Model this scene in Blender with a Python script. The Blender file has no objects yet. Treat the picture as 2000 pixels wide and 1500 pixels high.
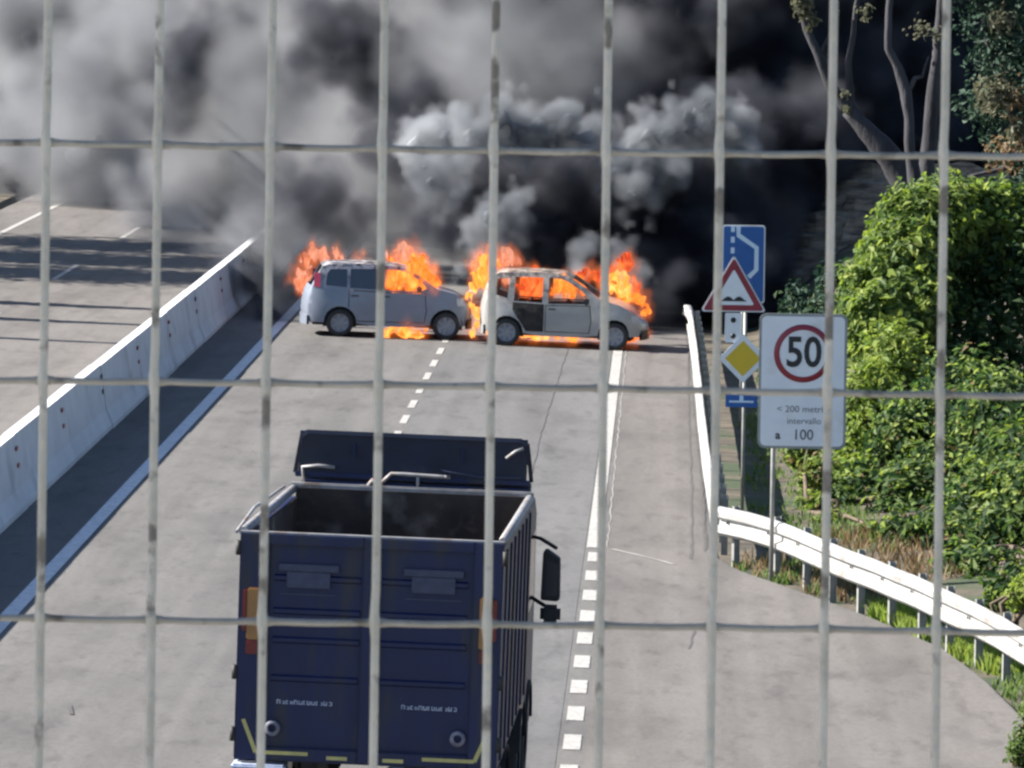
import bpy, bmesh, math, random
from mathutils import Vector, Matrix, noise as mnoise
from mathutils.geometry import delaunay_2d_cdt
random.seed(7)
R = math.radians
C = bpy.context.scene.collection
scene = bpy.context.scene

# ---------------------------------------------------------------- camera
F = 10500.0                      # focal length in pixels of a 2000 px wide frame
CAM_H = 9.6
cam_d = bpy.data.cameras.new('camera')
cam_d.sensor_width = 36.0
cam_d.lens = 36.0 * F / 2000.0
cam_d.dof.use_dof = True; cam_d.dof.focus_distance = 90.0; cam_d.dof.aperture_fstop = 120.0
cam_d.clip_start = 0.1
cam_d.clip_end = 3000
cam = bpy.data.objects.new('camera', cam_d)
C.objects.link(cam)
CAM_R = Matrix.Rotation(R(1.656), 3, 'Z') @ Matrix.Rotation(R(90 - 5.14), 3, 'X') @ Matrix.Rotation(R(0.7), 3, 'Z')
cam.matrix_world = Matrix.Translation((0, 0, CAM_H)) @ CAM_R.to_4x4()
scene.camera = cam

# ---------------------------------------------------------------- sky, sun, exposure
SUN_EL, SUN_AZ = 36.0, -86.0     # azimuth measured from +Y towards +X (the sun stands on the left)
w = bpy.data.worlds.new('World'); scene.world = w; w.use_nodes = True
wn = w.node_tree.nodes; wl = w.node_tree.links
for n in list(wn): wn.remove(n)
sky = wn.new('ShaderNodeTexSky'); sky.sky_type = 'NISHITA'; sky.sun_disc = False
sky.sun_elevation = R(SUN_EL); sky.sun_rotation = R(SUN_AZ)
sky.air_density = 1.0; sky.dust_density = 0.6; sky.ozone_density = 3.0
bg = wn.new('ShaderNodeBackground'); bg.inputs['Strength'].default_value = 0.055
wo = wn.new('ShaderNodeOutputWorld')
wl.new(sky.outputs[0], bg.inputs[0]); wl.new(bg.outputs[0], wo.inputs[0])
sd = bpy.data.lights.new('sun', 'SUN'); sd.energy = 4.8; sd.angle = R(0.5); sd.color = (1.0, 0.94, 0.86)
sun = bpy.data.objects.new('sun', sd); C.objects.link(sun)
sdir = Vector((math.sin(R(SUN_AZ)) * math.cos(R(SUN_EL)), math.cos(R(SUN_AZ)) * math.cos(R(SUN_EL)), math.sin(R(SUN_EL))))
sun.rotation_euler = sdir.to_track_quat('Z', 'Y').to_euler()
sun.location = (-40, 60, 60)
scene.view_settings.view_transform = 'Standard'
scene.view_settings.look = 'None'
scene.view_settings.exposure = 1.85
scene.view_settings.gamma = 1.0
scene.cycles.max_bounces = 10
scene.cycles.diffuse_bounces = 3
scene.cycles.volume_bounces = 3
scene.cycles.transparent_max_bounces = 24
scene.cycles.filter_width = 2.6
scene.cycles.use_denoising = True

# ---------------------------------------------------------------- helpers
CROSS = -0.025                   # crossfall of the carriageways
def gz(x, y=0.0): return CROSS * x
def ray(px, py):
    return (CAM_R @ Vector(((px - 1000) / F, (750 - py) / F, -1.0))).normalized()
def at(px, py, Y):               # the point of a sight line at distance Y down the road
    d = ray(px, py); t = Y / d.y
    return Vector((0, 0, CAM_H)) + d * t
def on(px, py, h=0.0):           # the point of a sight line at height h over the road plane
    d = ray(px, py); t = (CAM_H - h) / (CROSS * d.x - d.z)
    return Vector((0, 0, CAM_H)) + d * t

def tag(o, label=None, cat=None, group=None, kind=None):
    if label: o['label'] = label
    if cat: o['category'] = cat
    if group: o['group'] = group
    if kind: o['kind'] = kind
    return o
def empty(name, loc, rz=0.0, ry=0.0):
    o = bpy.data.objects.new(name, None); C.objects.link(o)
    o.location = loc; o.rotation_euler = (0, ry, rz); o.empty_display_size = 0.3
    return o
def obj(name, me, m=None, parent=None, smooth=False):
    o = bpy.data.objects.new(name, me); C.objects.link(o)
    if m is not None and not me.materials: me.materials.append(m)
    if parent is not None: o.parent = parent
    if smooth:
        for p in me.polygons: p.use_smooth = True
    return o
def copy_tree(o, parent=None):
    c = o.copy(); C.objects.link(c); c.parent = parent
    for ch in list(o.children): copy_tree(ch, c)
    return c

class MB:
    def __init__(s): s.v = []; s.f = []; s.sm = []
    def add(s, vs, fs, sm=False):
        b = len(s.v); s.v += [tuple(v) for v in vs]
        s.f += [tuple(i + b for i in f) for f in fs]; s.sm += [sm] * len(fs); return s
    def box(s, x0, x1, y0, y1, z0, z1, bev=0.0):
        if bev <= 0:
            vs = [(x, y, z) for z in (z0, z1) for y in (y0, y1) for x in (x0, x1)]
            return s.add(vs, [(0, 2, 3, 1), (4, 5, 7, 6), (0, 1, 5, 4), (2, 6, 7, 3), (0, 4, 6, 2), (1, 3, 7, 5)])
        bm = bmesh.new(); bmesh.ops.create_cube(bm, size=1)
        for v in bm.verts:
            v.co = Vector(((x0 + x1) / 2 + v.co.x * (x1 - x0), (y0 + y1) / 2 + v.co.y * (y1 - y0), (z0 + z1) / 2 + v.co.z * (z1 - z0)))
        bmesh.ops.bevel(bm, geom=bm.edges[:], offset=bev, segments=2, affect='EDGES')
        bm.verts.index_update()
        s.add([v.co[:] for v in bm.verts], [[v.index for v in f.verts] for f in bm.faces]); bm.free(); return s
    def prism(s, pts, axis, a, b):            # pts: 2D outline, extruded along axis between a and b
        n = len(pts)
        def p3(p, t):
            return {'x': (t, p[0], p[1]), 'y': (p[0], t, p[1]), 'z': (p[0], p[1], t)}[axis]
        vs = [p3(p, a) for p in pts] + [p3(p, b) for p in pts]
        fs = [tuple(range(n)), tuple(range(2 * n - 1, n - 1, -1))]
        fs += [(i, i + n, (i + 1) % n + n, (i + 1) % n) for i in range(n)]
        return s.add(vs, fs)
    def tube(s, pts, rad, n=8, cap=True, sm=True):
        pts = [Vector(p) for p in pts]
        rs = rad if isinstance(rad, (list, tuple)) else [rad] * len(pts)
        vs = []; up = None
        for i, p in enumerate(pts):
            t = (pts[min(i + 1, len(pts) - 1)] - pts[max(i - 1, 0)]).normalized()
            if up is None: up = t.orthogonal().normalized()
            up = (up - t * up.dot(t)).normalized(); q = t.cross(up)
            for k in range(n):
                a = 2 * math.pi * k / n
                vs.append(p + (up * math.cos(a) + q * math.sin(a)) * rs[i])
        fs = [(i * n + k, i * n + (k + 1) % n, (i + 1) * n + (k + 1) % n, (i + 1) * n + k) for i in range(len(pts) - 1) for k in range(n)]
        s.add(vs, fs, sm)
        if cap:
            b = len(s.v) - len(vs)
            s.f.append(tuple(b + k for k in range(n - 1, -1, -1))); s.sm.append(False)
            s.f.append(tuple(b + (len(pts) - 1) * n + k for k in range(n))); s.sm.append(False)
        return s
    def lathe(s, prof, c, axis='y', n=28):    # prof: (radius, offset along the axis)
        vs = []
        for r, t in prof:
            for k in range(n):
                a = 2 * math.pi * k / n; u, v = r * math.cos(a), r * math.sin(a)
                vs.append({'y': (c[0] + u, c[1] + t, c[2] + v), 'z': (c[0] + u, c[1] + v, c[2] + t), 'x': (c[0] + t, c[1] + u, c[2] + v)}[axis])
        fs = [(i * n + k, i * n + (k + 1) % n, (i + 1) * n + (k + 1) % n, (i + 1) * n + k) for i in range(len(prof) - 1) for k in range(n)]
        return s.add(vs, fs, True)
    def mesh(s, name):
        me = bpy.data.meshes.new(name); me.from_pydata(s.v, [], s.f)
        me.polygons.foreach_set('use_smooth', s.sm); me.update(); return me
    def build(s, name, m, parent=None):
        return obj(name, s.mesh(name), m, parent)

# ---------------------------------------------------------------- materials
def hexc(h):
    h = h.lstrip('#'); out = []
    for i in (0, 2, 4):
        c = int(h[i:i + 2], 16) / 255; out.append(c / 12.92 if c < .04045 else ((c + .055) / 1.055) ** 2.4)
    return tuple(out)
class NT:
    def __init__(s, tree): s.t = tree; s.n = tree.nodes; s.l = tree.links
    def new(s, typ, **kw):
        n = s.n.new(typ)
        for k, v in kw.items():
            if k.startswith('i_'): n.inputs[k[2:].replace('_', ' ')].default_value = v
            elif k.startswith('n_'): n.inputs[int(k[2:])].default_value = v
            else: setattr(n, k, v)
        return n
    def link(s, a, b): s.l.new(a, b)
    def math(s, op, a, b=None, clamp=False):
        n = s.n.new('ShaderNodeMath'); n.operation = op; n.use_clamp = clamp
        for i, x in enumerate((a, b)):
            if x is None: continue
            if isinstance(x, (int, float)): n.inputs[i].default_value = x
            else: s.l.new(x, n.inputs[i])
        return n.outputs[0]
def mat(name, c1, c2=None, rough=0.7, metal=0.0, scale=4.0, detail=6.0, stretch=(1, 1, 1), bump=0.0, bscale=None, lo=0.35, hi=0.65, emit=None, spec=0.5, world=False, spots=None, trans=0.0, coat=0.0):
    m = bpy.data.materials.new(name); m.use_nodes = True
    t = NT(m.node_tree); b = t.n['Principled BSDF']
    b.inputs['Roughness'].default_value = rough; b.inputs['Metallic'].default_value = metal
    b.inputs['Specular IOR Level'].default_value = spec
    if coat: b.inputs['Coat Weight'].default_value = coat; b.inputs['Coat Roughness'].default_value = 0.08
    c2 = c2 or c1
    if world: co = t.new('ShaderNodeNewGeometry').outputs['Position']
    else: co = t.new('ShaderNodeTexCoord').outputs['Object']
    mp = t.new('ShaderNodeMapping'); mp.inputs['Scale'].default_value = stretch; t.link(co, mp.inputs[0])
    nz = t.new('ShaderNodeTexNoise', i_Scale=scale, i_Detail=detail, i_Roughness=0.6); t.link(mp.outputs[0], nz.inputs['Vector'])
    mr = t.new('ShaderNodeMapRange'); mr.inputs[1].default_value = lo; mr.inputs[2].default_value = hi; t.link(nz.outputs[0], mr.inputs[0])
    mx = t.new('ShaderNodeMix', data_type='RGBA'); mx.inputs[6].default_value = (*c1, 1); mx.inputs[7].default_value = (*c2, 1)
    t.link(mr.outputs[0], mx.inputs[0]); col = mx.outputs[2]
    if spots:                                  # (colour, scale, lo, hi): dirt, soot or lichen with a shape of its own
        n2 = t.new('ShaderNodeTexNoise', i_Scale=spots[1], i_Detail=5.0); t.link(mp.outputs[0], n2.inputs['Vector'])
        r2 = t.new('ShaderNodeMapRange'); r2.inputs[1].default_value = spots[2]; r2.inputs[2].default_value = spots[3]; t.link(n2.outputs[0], r2.inputs[0])
        m2 = t.new('ShaderNodeMix', data_type='RGBA'); t.link(r2.outputs[0], m2.inputs[0]); t.link(col, m2.inputs[6]); m2.inputs[7].default_value = (*spots[0], 1); col = m2.outputs[2]
    t.link(col, b.inputs['Base Color'])
    if bump:
        nb = t.new('ShaderNodeTexNoise', i_Scale=bscale or scale * 6, i_Detail=4.0); t.link(mp.outputs[0], nb.inputs['Vector'])
        bp = t.new('ShaderNodeBump', i_Strength=bump, i_Distance=0.03); t.link(nb.outputs[0], bp.inputs['Height']); t.link(bp.outputs[0], b.inputs['Normal'])
    if emit:
        b.inputs['Emission Color'].default_value = (*emit[0], 1); b.inputs['Emission Strength'].default_value = emit[1]
    return m
# ---------------------------------------------------------------- ground and carriageways
def sst(a, b, x):
    t = min(1, max(0, (x - a) / (b - a))); return t * t * (3 - 2 * t)
def lerp_tab(tab, y):
    if y <= tab[0][0]: return tab[0][1]
    for (a, va), (b, vb) in zip(tab, tab[1:]):
        if y <= b: return va + (vb - va) * (y - a) / (b - a)
    return tab[-1][1]
# right edge of the asphalt as (Y, X)
EDGE = [(30, 14.0), (50, 8.0), (58, 5.7), (64.0, 4.34), (67.2, 4.05), (70.0, 3.65), (72.8, 2.82), (75.5, 1.83), (77.6, .99), (79.2, .72), (88, .66), (102, .57), (118, .47), (200, .45), (700, .45)]
def edge_x(y): return lerp_tab(EDGE, y)
def hz(x, y):                      # terrain height
    xc = max(-26, min(10, x)); z = CROSS * xc
    e = edge_x(y)
    if x > e:
        k = sst(e + 1.1, e + 4.2, x)
        z += k * (0.25 + 1.15 * sst(87, 97, y)) + .9 * k * sst(100, 140, y)
        z += sst(8, 40, x) * 9 + 0.10 * mnoise.noise(Vector((x * .7, y * .7, 1))) * k
    if x < -20: z += sst(-20.5, -34, x) * 3.0
    z += sst(190, 330, y) * 14 * (0.7 + .3 * mnoise.noise(Vector((x * .01, y * .01, 4))))
    return z
xs = sorted(set([-300, -200, -120, -80, -60, -45, -36] + [-30 + i * 1.0 for i in range(31)] + [i * .4 for i in range(40)] + [16, 17, 19, 22, 26, 32, 40, 60, 90, 140, 200, 300]))
ys = [-40, 0, 20, 40] + [44 + i * 1.0 for i in range(110)] + [155 + i * 5 for i in range(40)] + [380, 430, 500, 600, 800, 1200]
mb = MB()
vs = [(x, y, hz(x, y) - 0.05) for y in ys for x in xs]
nx = len(xs)
mb.add(vs, [(j * nx + i, j * nx + i + 1, (j + 1) * nx + i + 1, (j + 1) * nx + i) for j in range(len(ys) - 1) for i in range(nx - 1)], True)
M_earth = mat('earth', (.045, .038, .028), (.095, .078, .055), .95, scale=1.2, detail=8, bump=.6, bscale=9, world=True, spots=((.03, .045, .018), .5, .5, .6))
tag(mb.build('ground', M_earth), kind='structure')

def asphalt(name, c1, c2, extra=None):
    m = bpy.data.materials.new(name); m.use_nodes = True; t = NT(m.node_tree); b = t.n['Principled BSDF']
    pos = t.new('ShaderNodeNewGeometry').outputs['Position']
    def noise(scale, st, det=6.0):
        mp = t.new('ShaderNodeMapping'); mp.inputs['Scale'].default_value = st; t.link(pos, mp.inputs[0])
        n = t.new('ShaderNodeTexNoise', i_Scale=scale, i_Detail=det, i_Roughness=.65); t.link(mp.outputs[0], n.inputs['Vector']); return n.outputs[0]
    def rng(s, a, b_, c=0, d=1):
        r = t.new('ShaderNodeMapRange'); t.link(s, r.inputs[0])
        for i, v in enumerate((a, b_, c, d)): r.inputs[i + 1].default_value = v
        return r.outputs[0]
    mx = t.new('ShaderNodeMix', data_type='RGBA'); mx.inputs[6].default_value = (*c1, 1); mx.inputs[7].default_value = (*c2, 1)
    t.link(rng(noise(1.0, (1.0, .12, 1)), .35, .65), mx.inputs[0]); col = mx.outputs[2]       # wear along the lanes
    def mul(col, fac, low):
        m2 = t.new('ShaderNodeMix', data_type='RGBA', blend_type='MULTIPLY'); m2.inputs[0].default_value = 1.0
        t.link(col, m2.inputs[6]); v = t.new('ShaderNodeMapRange'); v.inputs[3].default_value = low; v.inputs[4].default_value = 1.0; t.link(fac, v.inputs[0]); t.link(v.outputs[0], m2.inputs[7]); return m2.outputs[2]
    col = mul(col, rng(noise(.9, (1, .35, 1), 3.0), .30, .52), .78)          # broad stains
    col = mul(col, rng(noise(3.2, (1, .3, 1)), .32, .46), .76)               # small stains
    col = mul(col, rng(noise(60, (1, 1, 1), 2.0), .3, .6), .80)              # stone grain
    col = mul(col, rng(noise(14, (1, .5, 1), 4.0), .36, .56), .88)           # rough patches
    col = mul(col, rng(noise(1.5, (1, .012, 1), 2.0), .36, .56), .86)        # wheel tracks
    t.link(col, b.inputs['Base Color']); b.inputs['Roughness'].default_value = .88; b.inputs['Specular IOR Level'].default_value = .3
    bp = t.new('ShaderNodeBump', i_Strength=.6, i_Distance=.01); t.link(noise(45, (1, 1, 1), 3.0), bp.inputs['Height']); t.link(bp.outputs[0], b.inputs['Normal'])
    return m
M_asph = asphalt('worn_asphalt', (.112, .109, .105), (.138, .133, .128))
M_asph_w = asphalt('warm_asphalt', (.122, .113, .106), (.150, .139, .131))
M_asph_b = asphalt('patched_asphalt', (.109, .108, .108), (.131, .129, .128))
def sheet(name, rows, m, lift, kind='structure', parent=None, nsub=1):
    """rows: (Y, X left, X right), a sheet lying on the carriageway."""
    mb = MB(); vs = []
    for y, a, b in rows:
        for k in range(nsub + 1):
            x = a + (b - a) * k / nsub; vs.append((x, y, gz(x) + lift))
    n = nsub + 1
    mb.add(vs, [(j * n + i, j * n + i + 1, (j + 1) * n + i + 1, (j + 1) * n + i) for j in range(len(rows) - 1) for i in range(nsub)])
    o = mb.build(name, m, parent)
    if kind: tag(o, kind=kind)
    return o
yy = sorted(set([30, 40, 50, 58] + [60 + i for i in range(0, 22)] + [84, 90, 100, 110, 118, 140, 200, 330, 700]))
sheet('road', [(y, -10.4, edge_x(y)) for y in yy], M_asph, 0.0)
sheet('opposite_road', [(y, -19.4, -10.4) for y in (30, 80, 140, 200, 320)], M_asph_w, 0.0)
sheet('road_shoulder', [(y, -.86, edge_x(y) - .05) for y in yy if y >= 77], M_asph_w, 0.004)
sheet('slip_road', [(y, -.86, edge_x(y) - .02) for y in yy if y <= 77], M_asph_w, 0.004)
sheet('middle_lane_surface', [(y, -4.68, -1.18) for y in (30, 60, 80, 100, 200)], M_asph_b, 0.004)

# ---------------------------------------------------------------- painted markings
M_white = mat('road_paint', (.26, .255, .24), (.36, .35, .33), .7, scale=9, detail=8, world=True, spots=((.16, .155, .145), 22, .57, .66))
M_white2 = mat('shoulder_line_paint', (.42, .43, .45), (.56, .57, .59), .7, scale=5, detail=8, world=True, spots=((.25, .25, .25), 16, .62, .68))
M_tar = mat('tar_seam', (.055, .052, .048), (.09, .085, .08), .7, scale=14, world=True)
M_seal = mat('pale_seam', (.20, .19, .175), (.26, .25, .23), .8, scale=6, world=True)
rm = empty('road_markings', (0, 0, 0)); tag(rm, kind='structure')
def strip(name, x, y0, y1, w, m, lift=.008, x1=None):
    n = max(1, int((y1 - y0) / 3)); rows = []
    for i in range(n + 1):
        y = y0 + (y1 - y0) * i / n; xx = x if x1 is None else x + (x1 - x) * i / n
        rows.append((y, xx - w / 2, xx + w / 2))
    return sheet(name, rows, m, lift, kind=None, parent=rm)
strip('shoulder_line', -8.55, 36, 150, .22, M_white2)
strip('edge_line', -1.055, 79.4, 200, .20, M_white)
y = 45.0
while y < 78.7:
    strip('block_marking', -1.02, y, y + 1.1, .20, M_white); y += 2.18
y = 64.0
while y < 132:
    strip('lane_dash', -4.78, y, y + 1.55, .13, M_white); y += 3.0
strip('opposite_edge_line', -11.35, 36, 160, .14, M_white2)
strip('opposite_outer_line', -18.1, 36, 190, .16, M_white)
for y in (51.0, 66.5, 82.0, 97.5, 113.0, 128.8, 144.5, 160.0): strip('opposite_lane_dash', -14.8, y, y + 5.2, .13, M_white)
def wander(name, pts, w, m, lift):
    mb = MB(); vs = []
    rnd = random.Random(len(name))
    dense = []
    for (xa, ya), (xb, yb) in zip(pts, pts[1:]):
        n = max(2, int(abs(yb - ya) / .5) + int(abs(xb - xa) / .3))
        dense += [(xa + (xb - xa) * i / n + .015 * rnd.uniform(-1, 1), ya + (yb - ya) * i / n) for i in range(n)]
    for i, (x, y) in enumerate(dense):
        x0, y0 = dense[max(0, i - 1)]; x1, y1 = dense[min(len(dense) - 1, i + 1)]
        d = Vector((x1 - x0, y1 - y0)).normalized(); ww = w * rnd.uniform(.55, 1.3) / 2
        for s in (-1, 1):
            X, Y = x - d.y * ww * s, y + d.x * ww * s; vs.append((X, Y, gz(X) + lift))
    mb.add(vs, [(2 * i, 2 * i + 1, 2 * i + 3, 2 * i + 2) for i in range(len(dense) - 1)])
    return mb.build(name, m, rm)
wander('tar_seam', [(.46, 118), (.42, 100), (.44, 88), (.40, 78.0)], .04, M_tar, .008)
wander('tar_seam', [(.66, 106), (.62, 94), (.61, 81), (.6, 79.0)], .05, M_tar, .009)
wander('tar_seam', [(.42, 71), (.33, 68.4)], .03, M_tar, .008)
wander('tar_seam', [(-2.1, 118), (-2.25, 96), (-2.2, 80)], .02, M_tar, .010)
wander('tar_seam', [(-6.9, 62), (-6.75, 60.6)], .05, M_tar, .010)
wander('tar_seam', [(-.85, 68.2), (-.8, 66.9)], .05, M_tar, .010)
wander('pale_seam', [(-.78, 79.3), (-.2, 78.4), (.32, 77.4)], .07, M_seal, .011)
wander('pale_seam', [(-.88, 118), (-.85, 79)], .02, M_seal, .009)

# ---------------------------------------------------------------- concrete median barrier
M_conc = mat('barrier_concrete', (.49, .50, .515), (.57, .58, .59), .85, scale=1.1, detail=8, bump=.25, bscale=20, world=True, spots=((.38, .385, .395), .9, .56, .70))
M_reflector = mat('red_reflector', (.32, .05, .05), (.22, .04, .04), .4)
M_hole = mat('lifting_hole', (.03, .03, .035))
bar = empty('median_barrier', (-10.05, 75, gz(-10.05)))
tag(bar, 'long pale concrete barrier of modules between the two carriageways', 'barrier')
prof = [(-.31, 0), (-.31, .08), (-.20, .33), (-.105, 1.0), (-.09, 1.12), (.09, 1.12), (.105, 1.0), (.20, .33), (.31, .08), (.31, 0)]
def poly_prism(prof, y0, y1):
    m_ = MB(); m_.prism(prof, 'y', y0, y1); return m_
seg = None; rfl = None
y = 75.35 - 6.2 * 5; k = 0
rnd = random.Random(4)
while y < 156:
    if seg is None:
        seg = poly_prism(prof, .003, 6.197).mesh('barrier_segment'); seg.materials.append(M_conc)
        r_ = MB().box(0, .03, -.10, .10, -.035, .035, .008).mesh('reflector'); r_.materials.append(M_reflector)
        h_ = MB().box(0, .02, -.12, .12, -.045, .045, .008).mesh('lifting_hole'); h_.materials.append(M_hole)
    s_ = obj('barrier_segment', seg, None, bar); s_.location = (rnd.uniform(-.012, .012), y - 75, 0); s_.rotation_euler = (0, 0, rnd.uniform(-.001, .001))
    for z_ in (.92, .66):
        a = obj('reflector' if k % 3 != 1 else 'lifting_hole', r_ if k % 3 != 1 else h_, None, s_); a.location = (.112 + (1 - z_) * .10, 6.1, z_)
    y += 6.2; k += 1

# ---------------------------------------------------------------- steel guardrails
M_galv = mat('galvanised_rail', (.28, .278, .27), (.35, .345, .335), .5, .1, scale=3, detail=6, world=True, spots=((.22, .205, .18), 2.2, .56, .68))
M_post = mat('galvanised_post', (.22, .23, .22), (.31, .31, .30), .55, .2, scale=6, world=True)
def beam_prof():                          # W profile: (outwards, height)
    return [(.0, .0), (.04, .015), (.09, .06), (.09, .125), (.0, .165), (-.005, .245), (.08, .285), (.09, .36), (.05, .415), (.0, .43)]
def guardrail(name, label, path, post_at, side, zb=.40, group=None):
    """path: plan points; side +1 puts the beam's face to the left of travel."""
    root = empty(name, (path[0][0], path[0][1], hz(*path[0]))); tag(root, label, 'guardrail', group)
    ox, oy, oz = root.location
    P = []                                 # Catmull-Rom through the plan points
    for i in range(len(path) - 1):
        p0, p1, p2, p3 = (Vector(path[max(0, i - 1)]), Vector(path[i]), Vector(path[i + 1]), Vector(path[min(len(path) - 1, i + 2)]))
        n = max(3, int((p2 - p1).length / .5))
        for k in range(n):
            t = k / n; P.append(.5 * ((2 * p1) + (-p0 + p2) * t + (2 * p0 - 5 * p1 + 4 * p2 - p3) * t * t + (-p0 + 3 * p1 - 3 * p2 + p3) * t ** 3))
    P.append(Vector(path[-1]))
    L = [0]
    for a, b in zip(P, P[1:]): L.append(L[-1] + (b - a).length)
    def frame(s):
        s = max(0, min(L[-1], s)); i = max(k for k in range(len(L)) if L[k] <= s + 1e-9); i = min(i, len(P) - 2)
        t = (s - L[i]) / max(1e-6, L[i + 1] - L[i]); p = P[i].lerp(P[i + 1], t); d = (P[i + 1] - P[i]).normalized()
        return p, d, Vector((-d.y, d.x)) * side
    bp = beam_prof(); step = .4
    panel = 4.0; s0 = 0.0
    while s0 < L[-1] - .2:
        s1 = min(L[-1], s0 + panel + .12); n = max(2, int((s1 - s0) / step)); mb = MB(); vs = []
        for i in range(n + 1):
            p, d, q = frame(s0 + (s1 - s0) * i / n); sag = .012 * mnoise.noise(Vector((p.x, p.y, 3)))
            for thick in (0, -.006):
                for (u, v) in bp:
                    lap = .004 if int(s0 / panel) % 2 else 0
                    X = p + q * (u + thick + lap); vs.append((X.x - ox, X.y - oy, gz(p.x) + zb + v + sag - oz))
        m_ = len(bp) * 2; fs = []
        for i in range(n):
            for k in range(m_):
                a, b = k, (k + 1) % m_
                if k < len(bp): bb = k + 1 if k < len(bp) - 1 else 2 * len(bp) - 1
                else: bb = k + 1 if k < m_ - 1 else 0
                if k == len(bp): bb = len(bp) + 1
                if k == len(bp) - 1: a, bb = len(bp) - 1, 2 * len(bp) - 1
                if k >= len(bp):
                    if k == m_ - 1: a, bb = len(bp), 0
                    else: a, bb = k, k + 1
                fs.append((i * m_ + a, i * m_ + bb, (i + 1) * m_ + bb, (i + 1) * m_ + a))
        mb.add(vs, fs); mb.build('rail_panel', M_galv, root); s0 += panel
    s = post_at[0]; pm = None; bm_ = None
    while s < L[-1]:
        p, d, q = frame(s)
        if pm is None:
            b_ = MB(); b_.box(-.05, .05, -.004, .004, -.3, zb + .45); b_.box(-.05, -.042, -.03, .03, -.3, zb + .45); b_.box(.042, .05, -.03, .03, -.3, zb + .45)
            pm = b_.mesh('post'); pm.materials.append(M_post)
            bm_ = MB().box(-.06, .06, -.012, .012, zb + .19, zb + .24).mesh('spacer'); bm_.materials.append(M_post)
        po = obj('post', pm, None, root); X = p - q * .13
        po.location = (X.x - ox, X.y - oy, gz(p.x) - oz); po.rotation_euler = (R(rnd.uniform(-1, 1)), 0, math.atan2(q.y, q.x))
        sp = obj('spacer', bm_, None, po); sp.location = (.08, 0, 0)
        bo = MB().lathe([(.0, 0), (.022, 0), (.018, .012), (.0, .016)], (0, 0, 0), 'x', 8).mesh('bolt'); bo.materials.append(M_hole)
        b2 = obj('bolt', bo, None, po); b2.location = (.155, 0, zb + .215)
        s += post_at[1]
    return root, frame, L[-1]
guardrail('guardrail', 'white steel guardrail running straight beside the right lane up to the fire', [(.50, 116.2), (.56, 110), (.62, 100), (.67, 90), (.72, 84), (.77, 78.5)], (.6, 1.5), -1)
guardrail('guardrail', 'curved white steel guardrail bending away in front of the bushes and the speed sign', [(.80, 78.25), (1.57, 76.8), (2.41, 73.9), (3.16, 71.5), (3.65, 69.6), (4.12, 67.7), (4.48, 65.8), (5.1, 62), (6.0, 57)], (.25, 1.25), -1)
guardrail('guardrail', 'far guardrail along the outer edge of the opposite carriageway', [(-20.6, 44), (-20.6, 90), (-20.6, 150), (-20.6, 175)], (1, 4.0), -1)
# fish-tail end of the straight rail
# ---------------------------------------------------------------- earth bank beyond the signs
mb = MB(); nu, nv = 60, 46; vs = []
for j in range(nv + 1):
    for i in range(nu + 1):
        x = 1.2 + 9 * i / nu; t = j / nv; y = 121.5 + 7 * t + .5 * math.sin(x * .9)
        st = math.floor(t * 9 + .35 * mnoise.noise(Vector((x * .8, 0, 0)))) / 9; z = 3.6 * (st * .6 + t * .4) * sst(1.0, 3.0, x) + .28 * mnoise.noise(Vector((x * 1.3, y * 2.2, t * 5)))
        vs.append((x, y + .25 * mnoise.noise(Vector((x * 2, t * 9, 2))), z - .15))
mb.add(vs, [(j * (nu + 1) + i, j * (nu + 1) + i + 1, (j + 1) * (nu + 1) + i + 1, (j + 1) * (nu + 1) + i) for j in range(nv) for i in range(nu)])
M_bank = mat('bank_soil', (.06, .047, .036), (.30, .235, .17), .95, scale=1.6, detail=9, stretch=(1, 1, 5), bump=.8, bscale=5, world=True)
tag(mb.build('earth_bank', M_bank), kind='structure')
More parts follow.
